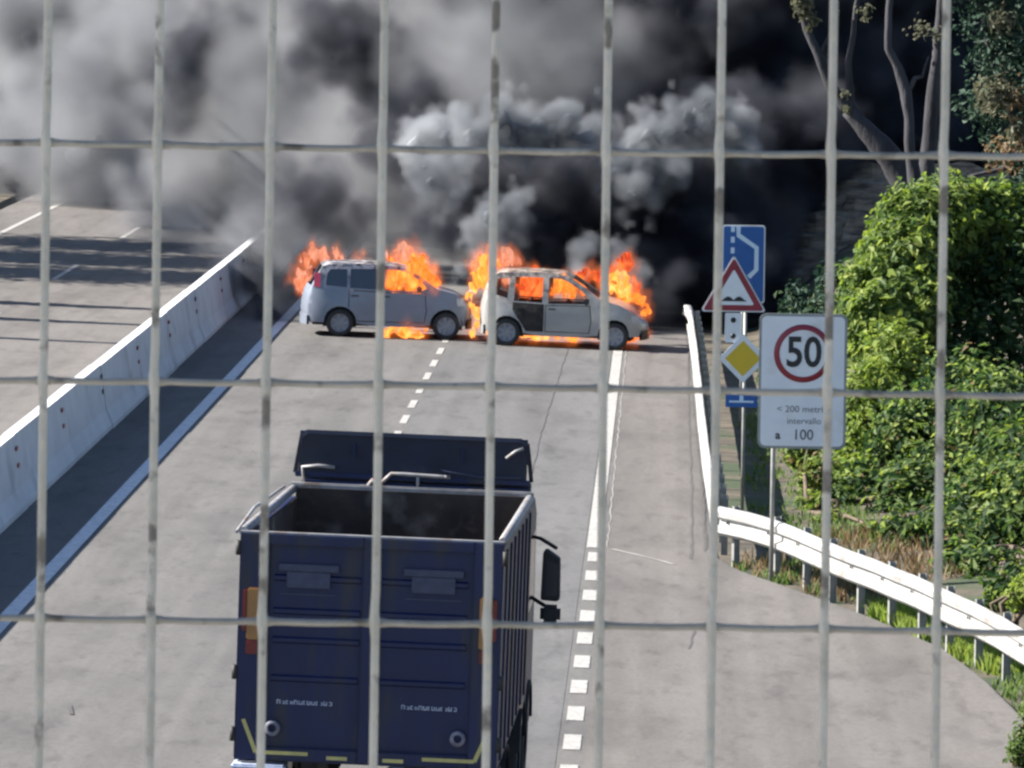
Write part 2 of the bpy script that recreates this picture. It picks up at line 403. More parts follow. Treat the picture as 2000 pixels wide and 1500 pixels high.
# ---------------------------------------------------------------- smoke: billows grown from puffs
CLS = (0.35, 0.7, 1.3, 2.4)      # radius classes of the puffs, metres
def gn_smoke(name, puffs, m, voxel, amp=(0.5, 0.22, 0.09), freq=(0.45, 1.3, 3.4), edge=1.2, core=0.8, label='', seed=0.0, pad=0.6, squash=1.0):
    """puffs: (point, class index). One closed billowing skin grown round them, filled with smoke."""
    me = bpy.data.meshes.new(name)
    me.from_pydata([tuple(p) for p, c in puffs], [], [])
    a = me.attributes.new('cls', 'INT', 'POINT'); a.data.foreach_set('value', [c for p, c in puffs])
    o = bpy.data.objects.new(name, me); C.objects.link(o); tag(o, label, None, None, 'stuff')
    me.materials.append(m[0]); me.materials.append(m[1])
    lo = [min(p[k] - CLS[c] - pad for p, c in puffs) for k in range(3)]
    hi = [max(p[k] + CLS[c] + pad for p, c in puffs) for k in range(3)]
    lo[2] = max(lo[2], -0.6)
    g = bpy.data.node_groups.new(name, 'GeometryNodeTree')
    g.interface.new_socket('Geometry', in_out='INPUT', socket_type='NodeSocketGeometry')
    g.interface.new_socket('Geometry', in_out='OUTPUT', socket_type='NodeSocketGeometry')
    t = NT(g)
    gi = t.new('NodeGroupInput'); go = t.new('NodeGroupOutput')
    pos = t.new('GeometryNodeInputPosition').outputs[0]
    # domain warp
    wn_ = t.new('ShaderNodeTexNoise', i_Scale=0.5, i_Detail=2.0); wn_.noise_dimensions = '3D'
    off = t.new('ShaderNodeVectorMath', operation='ADD'); t.link(pos, off.inputs[0]); off.inputs[1].default_value = (seed * 13.1, seed * 7.7, seed * 3.3)
    t.link(off.outputs[0], wn_.inputs['Vector'])
    wsub = t.new('ShaderNodeVectorMath', operation='SUBTRACT'); t.link(wn_.outputs['Color'], wsub.inputs[0]); wsub.inputs[1].default_value = (.5, .5, .5)
    wsc = t.new('ShaderNodeVectorMath', operation='SCALE'); t.link(wsub.outputs[0], wsc.inputs[0]); wsc.inputs['Scale'].default_value = 1.1
    wp = t.new('ShaderNodeVectorMath', operation='ADD'); t.link(pos, wp.inputs[0]); t.link(wsc.outputs[0], wp.inputs[1])
    field = None
    for c in sorted({c for p, c in puffs}):
        at_ = t.new('GeometryNodeInputNamedAttribute', data_type='INT'); at_.inputs[0].default_value = 'cls'
        cm = t.new('FunctionNodeCompare', data_type='INT', operation='EQUAL')
        ins = [s for s in cm.inputs if s.type == 'INT']; t.link(at_.outputs[0], ins[0]); ins[1].default_value = c
        sep = t.new('GeometryNodeSeparateGeometry', domain='POINT'); t.link(gi.outputs[0], sep.inputs[0]); t.link(cm.outputs[0], sep.inputs[1])
        px = t.new('GeometryNodeProximity', target_element='POINTS')
        t.link(sep.outputs[0], px.inputs[0]); sp = [s for s in px.inputs if s.name in ('Sample Position', 'Source Position')][0]; t.link(wp.outputs[0], sp)
        d = t.math('SUBTRACT', CLS[c], px.outputs['Distance'])
        field = d if field is None else t.math('MAXIMUM', field, d)
    v1 = None
    for k, (A, f) in enumerate(zip(amp, freq)):
        if k == 0:
            n = t.new('ShaderNodeTexNoise', i_Scale=f, i_Detail=1.0); t.link(off.outputs[0], n.inputs['Vector'])
            e = t.math('MULTIPLY', t.math('SUBTRACT', n.outputs[0], 0.5), A * 3.0)
        else:                                  # rounded lobes with sharp creases between them
            n = t.new('ShaderNodeTexVoronoi', i_Scale=f); n.feature = 'F1'; t.link(off.outputs[0] if k == 1 else wp.outputs[0], n.inputs['Vector'])
            e = t.math('MULTIPLY', t.math('SUBTRACT', 0.45, n.outputs['Distance']), A * 2.0)
        field = t.math('ADD', field, e)
    sc = t.math('MULTIPLY', field, edge, True)
    vc = t.new('GeometryNodeVolumeCube')
    t.link(sc, vc.inputs['Density']); vc.inputs['Background'].default_value = 0.0
    vc.inputs['Min'].default_value = lo; vc.inputs['Max'].default_value = hi
    for k, nm in enumerate(('Resolution X', 'Resolution Y', 'Resolution Z')):
        vc.inputs[nm].default_value = max(8, int((hi[k] - lo[k]) / voxel))
    vm = t.new('GeometryNodeVolumeToMesh'); t.link(vc.outputs[0], vm.inputs['Volume']); vm.inputs['Threshold'].default_value = core; vm.inputs['Adaptivity'].default_value = 0.0
    ss = t.new('GeometryNodeSetShadeSmooth'); t.link(vm.outputs[0], ss.inputs[0])
    smt = t.new('GeometryNodeSetMaterial'); t.link(ss.outputs[0], smt.inputs[0]); smt.inputs['Material'].default_value = m[0]
    smv = t.new('GeometryNodeSetMaterial'); t.link(vc.outputs[0], smv.inputs[0]); smv.inputs['Material'].default_value = m[1]
    jn = t.new('GeometryNodeJoinGeometry'); t.link(smt.outputs[0], jn.inputs[0]); t.link(smv.outputs[0], jn.inputs[0])
    t.link(jn.outputs[0], go.inputs[0])
    md = o.modifiers.new('billow', 'NODES'); md.node_group = g
    return o

def smoke_mat(name, c1, c2, dens, scale=0.6, bump=0.5, aniso=0.1):
    """A dense core and the looser smoke round it, both of the same soot colour."""
    out_ = []
    for part in ('core', 'veil'):
        m = bpy.data.materials.new(name + '_' + part); m.use_nodes = True; t = NT(m.node_tree)
        for n in list(t.n): t.n.remove(n)
        out = t.new('ShaderNodeOutputMaterial')
        co = t.new('ShaderNodeNewGeometry').outputs['Position']
        nz = t.new('ShaderNodeTexNoise', i_Scale=scale, i_Detail=4.0); t.link(co, nz.inputs['Vector'])
        mr = t.new('ShaderNodeMapRange'); mr.inputs[1].default_value = .38; mr.inputs[2].default_value = .62; t.link(nz.outputs[0], mr.inputs[0])
        mx = t.new('ShaderNodeMix', data_type='RGBA'); mx.inputs[6].default_value = (*c1, 1); mx.inputs[7].default_value = (*c2, 1); t.link(mr.outputs[0], mx.inputs[0])
        if part == 'core':
            nb = t.new('ShaderNodeTexNoise', i_Scale=5.0, i_Detail=5.0); t.link(co, nb.inputs['Vector'])
            bp = t.new('ShaderNodeBump', i_Strength=bump, i_Distance=0.12); t.link(nb.outputs[0], bp.inputs['Height'])
            df = t.new('ShaderNodeBsdfDiffuse'); t.link(mx.outputs[2], df.inputs[0]); t.link(bp.outputs[0], df.inputs['Normal'])
            t.link(df.outputs[0], out.inputs[0])
        else:
            pv = t.new('ShaderNodeVolumePrincipled'); t.link(mx.outputs[2], pv.inputs['Color']); pv.inputs['Density'].default_value = dens; pv.inputs['Anisotropy'].default_value = aniso
            t.link(pv.outputs[0], out.inputs[1])
        out_.append(m)
    return out_

def spread(anchors, n, seed, child=1, jit=0.8, lift=0.2):
    """Satellite puffs round hand-set ones."""
    rnd = random.Random(seed); out = list(anchors)
    for p, c in anchors:
        for k in range(n):
            if c - child < 0: continue
            v = Vector((rnd.gauss(0, 1), rnd.gauss(0, 1), rnd.gauss(0, 1) + lift)).normalized() * CLS[c] * jit
            out.append((p + v, c - child))
    return out
def puffs(lst): return [(at(px, py, Y), c) for px, py, Y, c in lst]

PALE = smoke_mat('pale_smoke', (.19, .208, .232), (.43, .45, .475), 5.0)
GREY = smoke_mat('grey_smoke', (.19, .20, .22), (.38, .39, .41), 1.9, scale=.35)
DARK = smoke_mat('black_smoke', (.028, .032, .046), (.125, .13, .15), 4.2, scale=.7)
# far billows that fill the view behind the fire
g = [(60, 60, 178, 3), (180, 160, 176, 3), (20, 230, 184, 3), (330, 40, 168, 3), (330, 190, 165, 3), (480, 60, 152, 3), (470, 230, 150, 3),
     (620, 60, 142, 3), (640, 210, 138, 3), (420, 330, 150, 3), (560, 350, 136, 2), (760, 60, 138, 3), (800, 200, 136, 3), (900, 40, 136, 3), (950, 160, 135, 3),
     (1050, 60, 135, 3), (1090, 180, 134, 3), (1200, 60, 134, 3), (1260, 160, 134, 3), (1340, 40, 136, 3), (720, 330, 134, 3), (860, 330, 134, 3), (1000, 300, 134, 3),
     (500, 430, 134, 2), (430, 440, 140, 2), (540, 500, 127, 2), (480, 520, 130, 1), (640, 430, 128, 2), (750, 440, 128, 2), (560, 545, 122.5, 1), (600, 450, 124, 1),
     (1030, 90, 128, 2), (1100, 60, 128, 2), (1090, 140, 127.5, 2), (980, 130, 128, 2), (1180, 90, 128, 2), (1240, 60, 128.5, 2), (1010, 30, 128, 2), (850, 110, 129, 2), (900, 60, 129, 2), (960, 70, 128, 2), (1190, 150, 127.5, 1), (40, 300, 165, 3), (170, 300, 160, 3), (520, 580, 121, 1), (560, 500, 120.5, 1), (1555, 175, 126.3, 1), (500, 450, 128, 1), (525, 475, 124.5, 1), (480, 452, 131, 1), (545, 520, 121.5, 1), (460, 430, 134, 1), (400, 410, 140, 2)]
g += [(100, 385, 165, 2), (20, 350, 172, 2), (190, 385, 158, 2), (280, 400, 150, 2), (350, 430, 143, 2), (150, 320, 170, 3), (240, 450, 146, 1), (60, 430, 160, 1)]
g += [(x, y - 330, Y + 4, 3) for x, y, Y, c in g if y < 260]
g += [(x, y - 560, Y + 8, 3) for x, y, Y, c in g if 0 < y < 260]
gn_smoke('grey_smoke', spread(puffs(g), 5, 3, 1, .95), GREY, .14, label='grey drifting smoke spreading over both carriageways on the left', edge=.5, core=.93, amp=(.9, .35, .10), freq=(.3, .8, 2.4), seed=1)
b = [(500, 565, 121.5, 1), (530, 600, 119.8, 0), (552, 612, 119.2, 0), (470, 535, 124, 1), (515, 590, 120.3, 0), (600, 400, 126, 2), (540, 430, 127, 1), (670, 90, 131, 2), (735, 150, 131, 2), (410, 100, 148, 2), (380, 210, 150, 2),
     (930, 350, 125, 2), (1000, 390, 124, 2), (1080, 400, 124, 2), (1150, 370, 125, 2), (1090, 470, 123, 2), (1180, 480, 123, 2), (1010, 460, 123, 2), (880, 400, 125, 2), (870, 460, 123, 1), (800, 430, 124, 1), (820, 250, 128, 2),
     (1180, 290, 129, 2), (1240, 330, 128.5, 2), (1310, 360, 128, 3), (1350, 450, 124, 3), (1290, 560, 122, 2), (1300, 620, 121, 1), (1340, 560, 123, 2), (1220, 420, 123, 2),
     (1430, 80, 130, 3), (1520, 180, 130, 3), (1440, 330, 127, 3), (1540, 260, 129, 3), (1600, 60, 132, 3), (1640, 200, 133, 3), (1700, 260, 133, 3), (1400, 480, 125, 2), (1450, 430, 126, 2), (1390, 580, 124, 2),
     (1750, 120, 136, 3), (1850, 200, 137, 3), (1850, 30, 138, 3), (1950, 120, 140, 3), (1980, 300, 140, 3), (1840, 340, 138, 3)]
b += [(x, y - 300, Y + 3, 3) for x, y, Y, c in b if x > 1330 and y < 350]
gn_smoke('black_smoke', spread(puffs(b), 6, 5, 1, .9), DARK, .12, label='black oily smoke rolling up behind the burning cars', edge=.8, core=.78, amp=(.5, .35, .13), freq=(.5, 1.1, 2.8), seed=2)
p = [(840, 260, 123, 1), (870, 250, 122.5, 1), (920, 250, 122, 1), (960, 235, 122, 1), (1000, 240, 122, 1), (1050, 245, 122, 1), (1100, 245, 122, 1), (1140, 260, 122.5, 1), (875, 300, 122.5, 1), (850, 350, 121.5, 1), (835, 390, 121.5, 0), (880, 370, 121, 0),
     (1430, 230, 123, 1), (1390, 225, 123, 1), (1340, 250, 123, 1), (1290, 250, 122.5, 1), (1250, 290, 122.5, 1), (1340, 300, 123, 1), (1420, 290, 123.5, 1), (1290, 340, 122, 1), (1240, 380, 121.5, 1), (1260, 410, 121, 0), (1225, 330, 122, 1), (1220, 420, 121, 0),
     (1000, 430, 120.5, 1), (1020, 450, 120.5, 0), (960, 450, 120, 1), (920, 480, 120, 0), (900, 510, 120, 0), (940, 500, 120, 0), (980, 480, 120.3, 0), (895, 530, 119.8, 0),
     (1150, 500, 118.6, 0), (1190, 490, 118.6, 0), (1225, 505, 118.8, 0), (1140, 525, 118.5, 0), (1240, 530, 119, 0)]
gn_smoke('pale_smoke', spread(puffs(p), 4, 8, 1, .85), PALE, .07, label='pale cauliflower smoke plumes lit by the sun above the two cars', edge=1.7, core=.93, amp=(.30, .30, .10), freq=(.9, 1.9, 5.0), seed=3)
# ---------------------------------------------------------------- cars
def in_poly(p, poly):
    x, y = p; c = False; n = len(poly)
    for i in range(n):
        x0, y0 = poly[i]; x1, y1 = poly[i - 1]
        if (y0 > y) != (y1 > y) and x < (x1 - x0) * (y - y0) / (y1 - y0) + x0: c = not c
    return c
def arch(cx, r, zb, n=9):
    a0 = math.asin(max(-1, min(1, (zb - .30) / r)))
    return [(cx + r * math.cos(a), .30 + r * math.sin(a)) for a in [a0 + (math.pi - 2 * a0) * k / n for k in range(n + 1)]]
def shrink(poly, d):
    cx = sum(p[0] for p in poly) / len(poly); cy = sum(p[1] for p in poly) / len(poly)
    return [(p[0] - d * (1 if p[0] > cx else -1), p[1] - d * (1 if p[1] > cy else -1)) for p in poly]
M_tyre = mat('tyre_rubber', (.02, .02, .022), (.035, .035, .035), .85, scale=8)
M_rim = mat('wheel_trim', (.20, .21, .24), (.26, .27, .30), .45, .3, scale=6)
M_dark = mat('charred_black', (.012, .012, .013), (.04, .035, .03), .9, scale=5, bump=.5)
M_trim = mat('black_plastic', (.025, .026, .028), (.04, .04, .04), .6)
M_glass = mat('sooty_glass', (.02, .03, .045), (.03, .035, .05), .15, scale=3, spec=.8)
M_tail = mat('tail_lamp', (.25, .02, .05), (.18, .02, .04), .3)
M_lamp = mat('headlamp', (.45, .46, .48), (.3, .3, .3), .2)
M_seat = mat('burnt_seat', (.03, .025, .025), (.06, .04, .03), .9, scale=9)
def build_car(name, label, loc, rz, prof, flags, doors, wins, W, zbelt, H, paint, wheels, wr, glazed, tail, head, group=None):
    """prof: side outline (x, z); flags: outline segments left open for glass; doors and wins: outlines on the side."""
    root = empty(name, loc, rz, R(1.43)); tag(root, label, 'car', group)
    L = max(p[0] for p in prof); xc = L / 2
    def half(x, z):
        h = W / 2
        h *= 1 - .15 * max(0, (z - zbelt) / (H - zbelt)) ** 1.15
        h *= 1 - .03 * ((z - .62) / .4) ** 2 if z < zbelt else 1 - .03 * ((zbelt - .62) / .4) ** 2
        h *= 1 - .16 * (abs(x - xc) / xc) ** 7
        fl = max(math.exp(-((x - wx) / .36) ** 2) for wx in wheels)
        return h + .022 * fl * (1 - sst(.65, .9, z))
    def deform(x, y, z, t):              # plan curve of the ends, crown of the roof
        e = (x - xc) / xc
        x = x - (.13 * abs(t) ** 2.6) * math.copysign(max(0, abs(e) - .72) / .28, e) if abs(e) > .72 else x
        return x
    # side skin
    verts = []; edges = []
    def loop(poly, close=True):
        b = len(verts); verts.extend(poly); n = len(poly)
        edges.extend([(b + i, b + (i + 1) % n) for i in range(n)])
    loop(prof)
    for w_ in wins: loop(w_)
    gaps = []
    for d_ in doors: loop(d_); sh = shrink(d_, .016); loop(sh); gaps.append((d_, sh))
    for i in range(int(L / .11) + 1):
        for j in range(int(H / .11) + 1):
            p = (i * .11 + .03, j * .11 + .02)
            if in_poly(p, prof) and not any(in_poly(p, w_) for w_ in wins): verts.append(p)
    r = delaunay_2d_cdt([Vector(v) for v in verts], edges, [], 0, 1e-5)
    V = [(v.x, v.y) for v in r[0]]; tris = {'body': [], 'rear_door': [], 'front_door': []}
    names = ['rear_door', 'front_door'][-len(doors):] if doors else []
    for f in r[2]:
        c = (sum(V[i][0] for i in f) / 3, sum(V[i][1] for i in f) / 3)
        if not in_poly(c, prof) or any(in_poly(c, w_) for w_ in wins): continue
        if any(in_poly(c, a) and not in_poly(c, b) for a, b in gaps): continue
        k = 'body'
        for nm, (a, b) in zip(names, gaps):
            if in_poly(c, b): k = nm
        tris[k].append(f)
    def side_mesh(mb, fs, s):
        idx = {}
        for f in fs:
            for i in f:
                if i not in idx:
                    x, z = V[i]; idx[i] = len(idx)
        vs = [None] * len(idx)
        for i, k in idx.items():
            x, z = V[i]; vs[k] = (deform(x, 0, z, 1), s * half(x, z), z)
        mb.add(vs, [tuple(idx[i] for i in (f if s < 0 else reversed(f))) for f in fs], True)
    body = MB(); side_mesh(body, tris['body'], -1); side_mesh(body, tris['body'], 1)
    N = 14; n = len(prof)
    for i in range(n):
        (xa, za), (xb, zb_) = prof[i], prof[(i + 1) % n]
        open_ = i in flags; vs = []
        for (x, z) in ((xa, za), (xb, zb_)):
            for k in range(N + 1):
                t = -1 + 2 * k / N; h = half(x, z)
                crown = .035 * (1 - t * t) if z > zbelt - .12 else 0
                vs.append((deform(x, 0, z, t), t * h, z + crown * min(1, max(0, (z - zbelt + .12) / .3))))
        for k in range(N):
            if open_ and 1 <= k < N - 1: continue
            body.add([vs[k], vs[k + 1], vs[N + 1 + k + 1], vs[N + 1 + k]], [(0, 1, 2, 3)], True)
    def finish(mb, nm, m_, parent, thick=.028):
        me = mb.mesh(nm); bm = bmesh.new(); bm.from_mesh(me); bmesh.ops.remove_doubles(bm, verts=bm.verts, dist=.002)
        bmesh.ops.recalc_face_normals(bm, faces=bm.faces); bm.to_mesh(me); bm.free()
        for p in me.polygons: p.use_smooth = True
        o = obj(nm, me, m_, parent)
        sl = o.modifiers.new('skin', 'SOLIDIFY'); sl.thickness = thick; sl.offset = -1
        es = o.modifiers.new('edges', 'EDGE_SPLIT'); es.split_angle = R(38)
        return o
    bo = finish(body, 'body', paint, root)
    for nm in names:
        for s in (-1, 1):
            mb = MB(); side_mesh(mb, tris[nm], s); d = finish(mb, nm, paint, root, .02)
            xs_ = [V[i][0] for f in tris[nm] for i in f]; hx = min(xs_) + .12
            MB().box(hx - .07, hx + .09, s * (half(hx, zbelt - .12) + .012) - .012, s * (half(hx, zbelt - .12) + .012) + .012, zbelt - .14, zbelt - .11, .006).build('door_handle', M_trim, d)
    # inside
    inn = MB(); inn.box(.25, L - .3, -W / 2 + .13, W / 2 - .13, .24, .42)
    inn.box(.3, .42, -W / 2 + .16, W / 2 - .16, .42, zbelt - .1); inn.box(L - 1.0, L - .92, -W / 2 + .16, W / 2 - .16, .42, zbelt - .02)
    for s in (-1, 1): inn.box(.45, L - 1.0, s * (W / 2 - .13) - .01, s * (W / 2 - .13) + .01, .42, zbelt - .09)
    inn.box(L - 1.0, L - .25, -W / 2 + .2, W / 2 - .2, .42, .72)
    inn.build('interior', M_dark, root)
    for sx, sy in ((L * .36, -.36), (L * .36, .36), (L * .58, -.36), (L * .58, .36)):
        st = MB(); st.box(sx - .22, sx + .26, sy - .24, sy + .24, .42, .62, .04); st.box(sx - .30, sx - .18, sy - .22, sy + .22, .6, .98, .04)
        st.build('seat', M_seat, root)
    # wheels
    for wx in wheels:
        for s in (-1, 1):
            wh = empty('wheel', (wx, s * (W / 2 - .12), wr)); wh.parent = root
            MB().lathe([(wr * .64, -.09), (wr * .70, -.10), (wr * .93, -.095), (wr * .99, -.07), (wr, 0), (wr * .99, .07), (wr * .93, .095), (wr * .70, .10), (wr * .64, .09)], (0, 0, 0)).build('tyre', M_tyre, wh)
            q = MB(); q.lathe([(wr * .66, s * .095), (wr * .62, s * .088), (wr * .55, s * .06), (wr * .3, s * .055), (wr * .12, s * .075), (.0, s * .078)], (0, 0, 0))
            for k in range(7):
                a = 2 * math.pi * k / 7; u = Vector((math.cos(a), 0, math.sin(a))); v = Vector((-math.sin(a), 0, math.cos(a)))
                A = u * wr * .1 + Vector((0, s * .085, 0)); B = u * wr * .6 + Vector((0, s * .09, 0))
                q.add([A - v * .02, A + v * .02, B + v * .03, B - v * .03, A - v * .02 - Vector((0, s * .03, 0)), A + v * .02 - Vector((0, s * .03, 0)), B + v * .03 - Vector((0, s * .03, 0)), B - v * .03 - Vector((0, s * .03, 0))],
                      [(0, 1, 2, 3), (4, 7, 6, 5), (0, 3, 7, 4), (1, 5, 6, 2), (0, 4, 5, 1), (3, 2, 6, 7)])
            q.build('rim', M_rim, wh)
            ar = MB(); ar.lathe([(wr + .06, -s * .12), (wr + .06, s * .07)], (wx, s * (W / 2 - .12), wr))
            vs_ = [v for v in ar.v]; keep = [f for f in ar.f if sum(ar.v[i][2] for i in f) / len(f) > .26]
            a2 = MB(); a2.add(vs_, keep, True); a2.add([(wx - wr - .06, s * (W / 2 - .25), .2), (wx + wr + .06, s * (W / 2 - .25), .2), (wx + wr + .06, s * (W / 2 - .25), wr * 2.15), (wx - wr - .06, s * (W / 2 - .25), wr * 2.15)], [(0, 1, 2, 3)])
            a2.build('wheel_arch', M_trim, root)
    # glass that is left
    for gi_ in glazed:
        for s in (-1, 1):
            g_ = MB(); pts = [(deform(x, 0, z, 1), s * (half(x, z) - .018), z) for x, z in wins[gi_]]
            g_.add(pts, [tuple(range(len(pts)))]); g_.build('side_window', M_glass, root)
    for s in (-1, 1):
        if tail:
            x0, x1, z0, z1 = tail; pts = []
            for a, c in ((x0, z0), (x1, z0), (x1, z1), (x0, z1)): pts.append((a, c))
            g_ = MB(); g_.add([(deform(x, 0, z, 1), s * (half(x, z) + .012), z) for x, z in pts] + [(deform(x, 0, z, 1), s * (half(x, z) - .05), z) for x, z in pts], [(0, 1, 2, 3), (7, 6, 5, 4), (0, 4, 5, 1), (1, 5, 6, 2), (2, 6, 7, 3), (3, 7, 4, 0)])
            g_.build('tail_light', M_tail, root)
        if head:
            x0, x1, z0, z1 = head; pts = [(x0, z0), (x1, z0), (x1 - .06, z1), (x0 - .04, z1)]
            g_ = MB(); g_.add([(deform(x, 0, z, 1) + .01, s * (half(x, z) + .012), z) for x, z in pts] + [(deform(x, 0, z, 1), s * (half(x, z) - .05), z) for x, z in pts], [(0, 1, 2, 3), (7, 6, 5, 4), (0, 4, 5, 1), (1, 5, 6, 2), (2, 6, 7, 3), (3, 7, 4, 0)])
            g_.build('headlight', M_lamp, root)
        mx_ = wins[-1][-1][0] if wins else L * .7
        mm = MB(); mm.box(mx_ - .09, mx_ + .02, s * (W / 2 + .10) - .09, s * (W / 2 + .10) + .07, zbelt + .0, zbelt + .14, .03); mm.build('wing_mirror', M_trim, root)
    # lower bumpers
    for (x0, x1) in ((-.01, .12), (L - .12, L + .005)):
        q = MB(); NB = 12; vs = []
        for k in range(NB + 1):
            t = -1 + 2 * k / NB; e = -1 if x0 < 1 else 1
            xo = (L if e > 0 else 0) + e * (.015 - .13 * abs(t) ** 2.6)
            for z in (.24, .44): vs.append((xo, t * (W / 2) * .86, z))
            for z in (.24, .44): vs.append((xo - e * .05, t * (W / 2) * .86, z))
        for k in range(NB):
            a = 4 * k; q.add([vs[a], vs[a + 1], vs[a + 2], vs[a + 3], vs[a + 4], vs[a + 5], vs[a + 6], vs[a + 7]], [(0, 1, 5, 4), (2, 6, 7, 3), (1, 3, 7, 5), (0, 4, 6, 2)])
        q.build('bumper', M_trim if x0 > 1 else paint, root)
    return root
def paint_mat(name, c1, c2, burn_lo, burn_hi, soot=(.02, .018, .018), rust=(.2, .12, .09)):
    m = mat(name, c1, c2, .38, .15, scale=1.5, detail=4, coat=.25)
    t = NT(m.node_tree); b = t.n['Principled BSDF']; col = b.inputs['Base Color'].links[0].from_socket
    co = t.new('ShaderNodeTexCoord').outputs['Object']; sp = t.new('ShaderNodeSeparateXYZ'); t.link(co, sp.inputs[0])
    nz = t.new('ShaderNodeTexNoise', i_Scale=2.4, i_Detail=7.0); t.link(co, nz.inputs['Vector'])
    h = t.math('ADD', sp.outputs['Z'], t.math('MULTIPLY', t.math('SUBTRACT', nz.outputs[0], .5), .9))
    mr = t.new('ShaderNodeMapRange'); mr.inputs[1].default_value = burn_lo; mr.inputs[2].default_value = burn_hi; t.link(h, mr.inputs[0])
    mx = t.new('ShaderNodeMix', data_type='RGBA'); t.link(mr.outputs[0], mx.inputs[0]); t.link(col, mx.inputs[6])
    m2 = t.new('ShaderNodeMix', data_type='RGBA'); m2.inputs[6].default_value = (*soot, 1); m2.inputs[7].default_value = (*rust, 1)
    n2 = t.new('ShaderNodeTexNoise', i_Scale=5.0, i_Detail=6.0); t.link(co, n2.inputs['Vector'])
    r2 = t.new('ShaderNodeMapRange'); r2.inputs[1].default_value = .45; r2.inputs[2].default_value = .6; t.link(n2.outputs[0], r2.inputs[0]); t.link(r2.outputs[0], m2.inputs[0])
    t.link(m2.outputs[2], mx.inputs[7]); t.link(mx.outputs[2], b.inputs['Base Color']); return m
P1 = paint_mat('silver_car_paint', (.155, .178, .222), (.19, .212, .26), 1.12, 1.6, rust=(.5, .45, .45))
P2 = paint_mat('white_car_paint', (.25, .247, .24), (.32, .315, .305), .88, 1.45, soot=(.1, .08, .07), rust=(.45, .38, .32))
wr = .30; w1 = (.83, 3.13)
prof1 = [(.10, .30), (.02, .40), (-.0, .55), (.01, .72), (.06, .95), (.13, 1.08), (.26, 1.30), (.40, 1.50), (.55, 1.545), (.9, 1.57), (1.4, 1.58), (1.9, 1.565), (2.2, 1.53), (2.30, 1.49), (2.62, 1.29), (2.93, 1.08), (3.1, 1.045), (3.35, .99), (3.55, .90), (3.66, .76), (3.71, .6), (3.70, .42), (3.62, .30)]
prof1 = prof1 + arch(w1[1], .36, .30) + [(2.3, .25), (1.5, .25)] + arch(w1[0], .36, .30)
fl1 = {13, 14, 5, 6}
wins1 = [[(.50, 1.10), (.96, 1.07), (.96, 1.46), (.60, 1.45), (.53, 1.36)], [(1.03, 1.06), (1.60, 1.04), (1.60, 1.48), (1.03, 1.47)], [(1.71, 1.03), (2.35, 1.03), (2.74, 1.08), (2.55, 1.24), (2.28, 1.42), (2.1, 1.47), (1.71, 1.485)]]
wins1 = [wins1[0], wins1[1], [(1.71, 1.03), (1.71, 1.485), (2.1, 1.47), (2.28, 1.42), (2.55, 1.24), (2.70, 1.10), (2.55, 1.03)]]
doors1 = [[(1.0, .45), (1.0, 1.02), (1.64, 1.0), (1.64, .34), (1.2, .34)], [(1.67, .34), (1.67, 1.0), (2.66, 1.0), (2.7, .6), (2.66, .34)]]
W1 = 1.64
c1x = at(588, 655, 116.6).x
build_car('silver_car', 'silver compact car on fire with dark glass left in its rear side windows', (c1x, 116.2, gz(c1x)), R(5.5), prof1, fl1, doors1, wins1, W1, 1.02, 1.57, P1, w1, wr, [0, 1], (.16, .34, 1.06, 1.36), (3.40, 3.62, .74, .90))
w2 = (.62, 2.94)
prof2 = [(.06, .30), (.0, .42), (-.02, .6), (.0, .85), (.05, 1.05), (.13, 1.30), (.24, 1.50), (.4, 1.56), (.8, 1.59), (1.3, 1.60), (1.7, 1.585), (1.86, 1.55), (2.0, 1.48), (2.3, 1.29), (2.57, 1.10), (2.72, 1.05), (3.0, .98), (3.3, .86), (3.50, .70), (3.62, .55), (3.64, .42), (3.55, .30)]
prof2 = prof2 + arch(w2[1], .36, .30) + [(2.1, .25), (1.3, .25)] + arch(w2[0], .36, .30)
wins2 = [[(.26, 1.10), (.62, 1.03), (.66, 1.46), (.36, 1.44)], [(.76, .98), (1.37, .96), (1.37, 1.50), (.78, 1.49)], [(1.50, .95), (1.50, 1.50), (1.75, 1.485), (1.9, 1.43), (2.2, 1.25), (2.38, 1.08), (2.36, .97)]]
doors2 = [[(.74, .80), (.74, .95), (1.41, .93), (1.41, .34), (1.04, .34)], [(1.44, .34), (1.44, .92), (2.40, .94), (2.44, .6), (2.40, .34)]]
c2x = at(938, 667, 115.9).x
car2 = build_car('white_car', 'white hatchback burning inside behind the empty side windows, flames on its bonnet', (c2x, 115.6, gz(c2x)), R(-2.5), prof2, {12, 13, 5}, doors2, wins2, 1.66, .96, 1.6, P2, w2, wr, [], None, (3.36, 3.58, .62, .76))
for o in car2.children:                     # the burnt rear doors
    if o.name.startswith('rear_door'):
        o.data.materials[0] = M_dark; o['label'] = 'scorched black rear door'

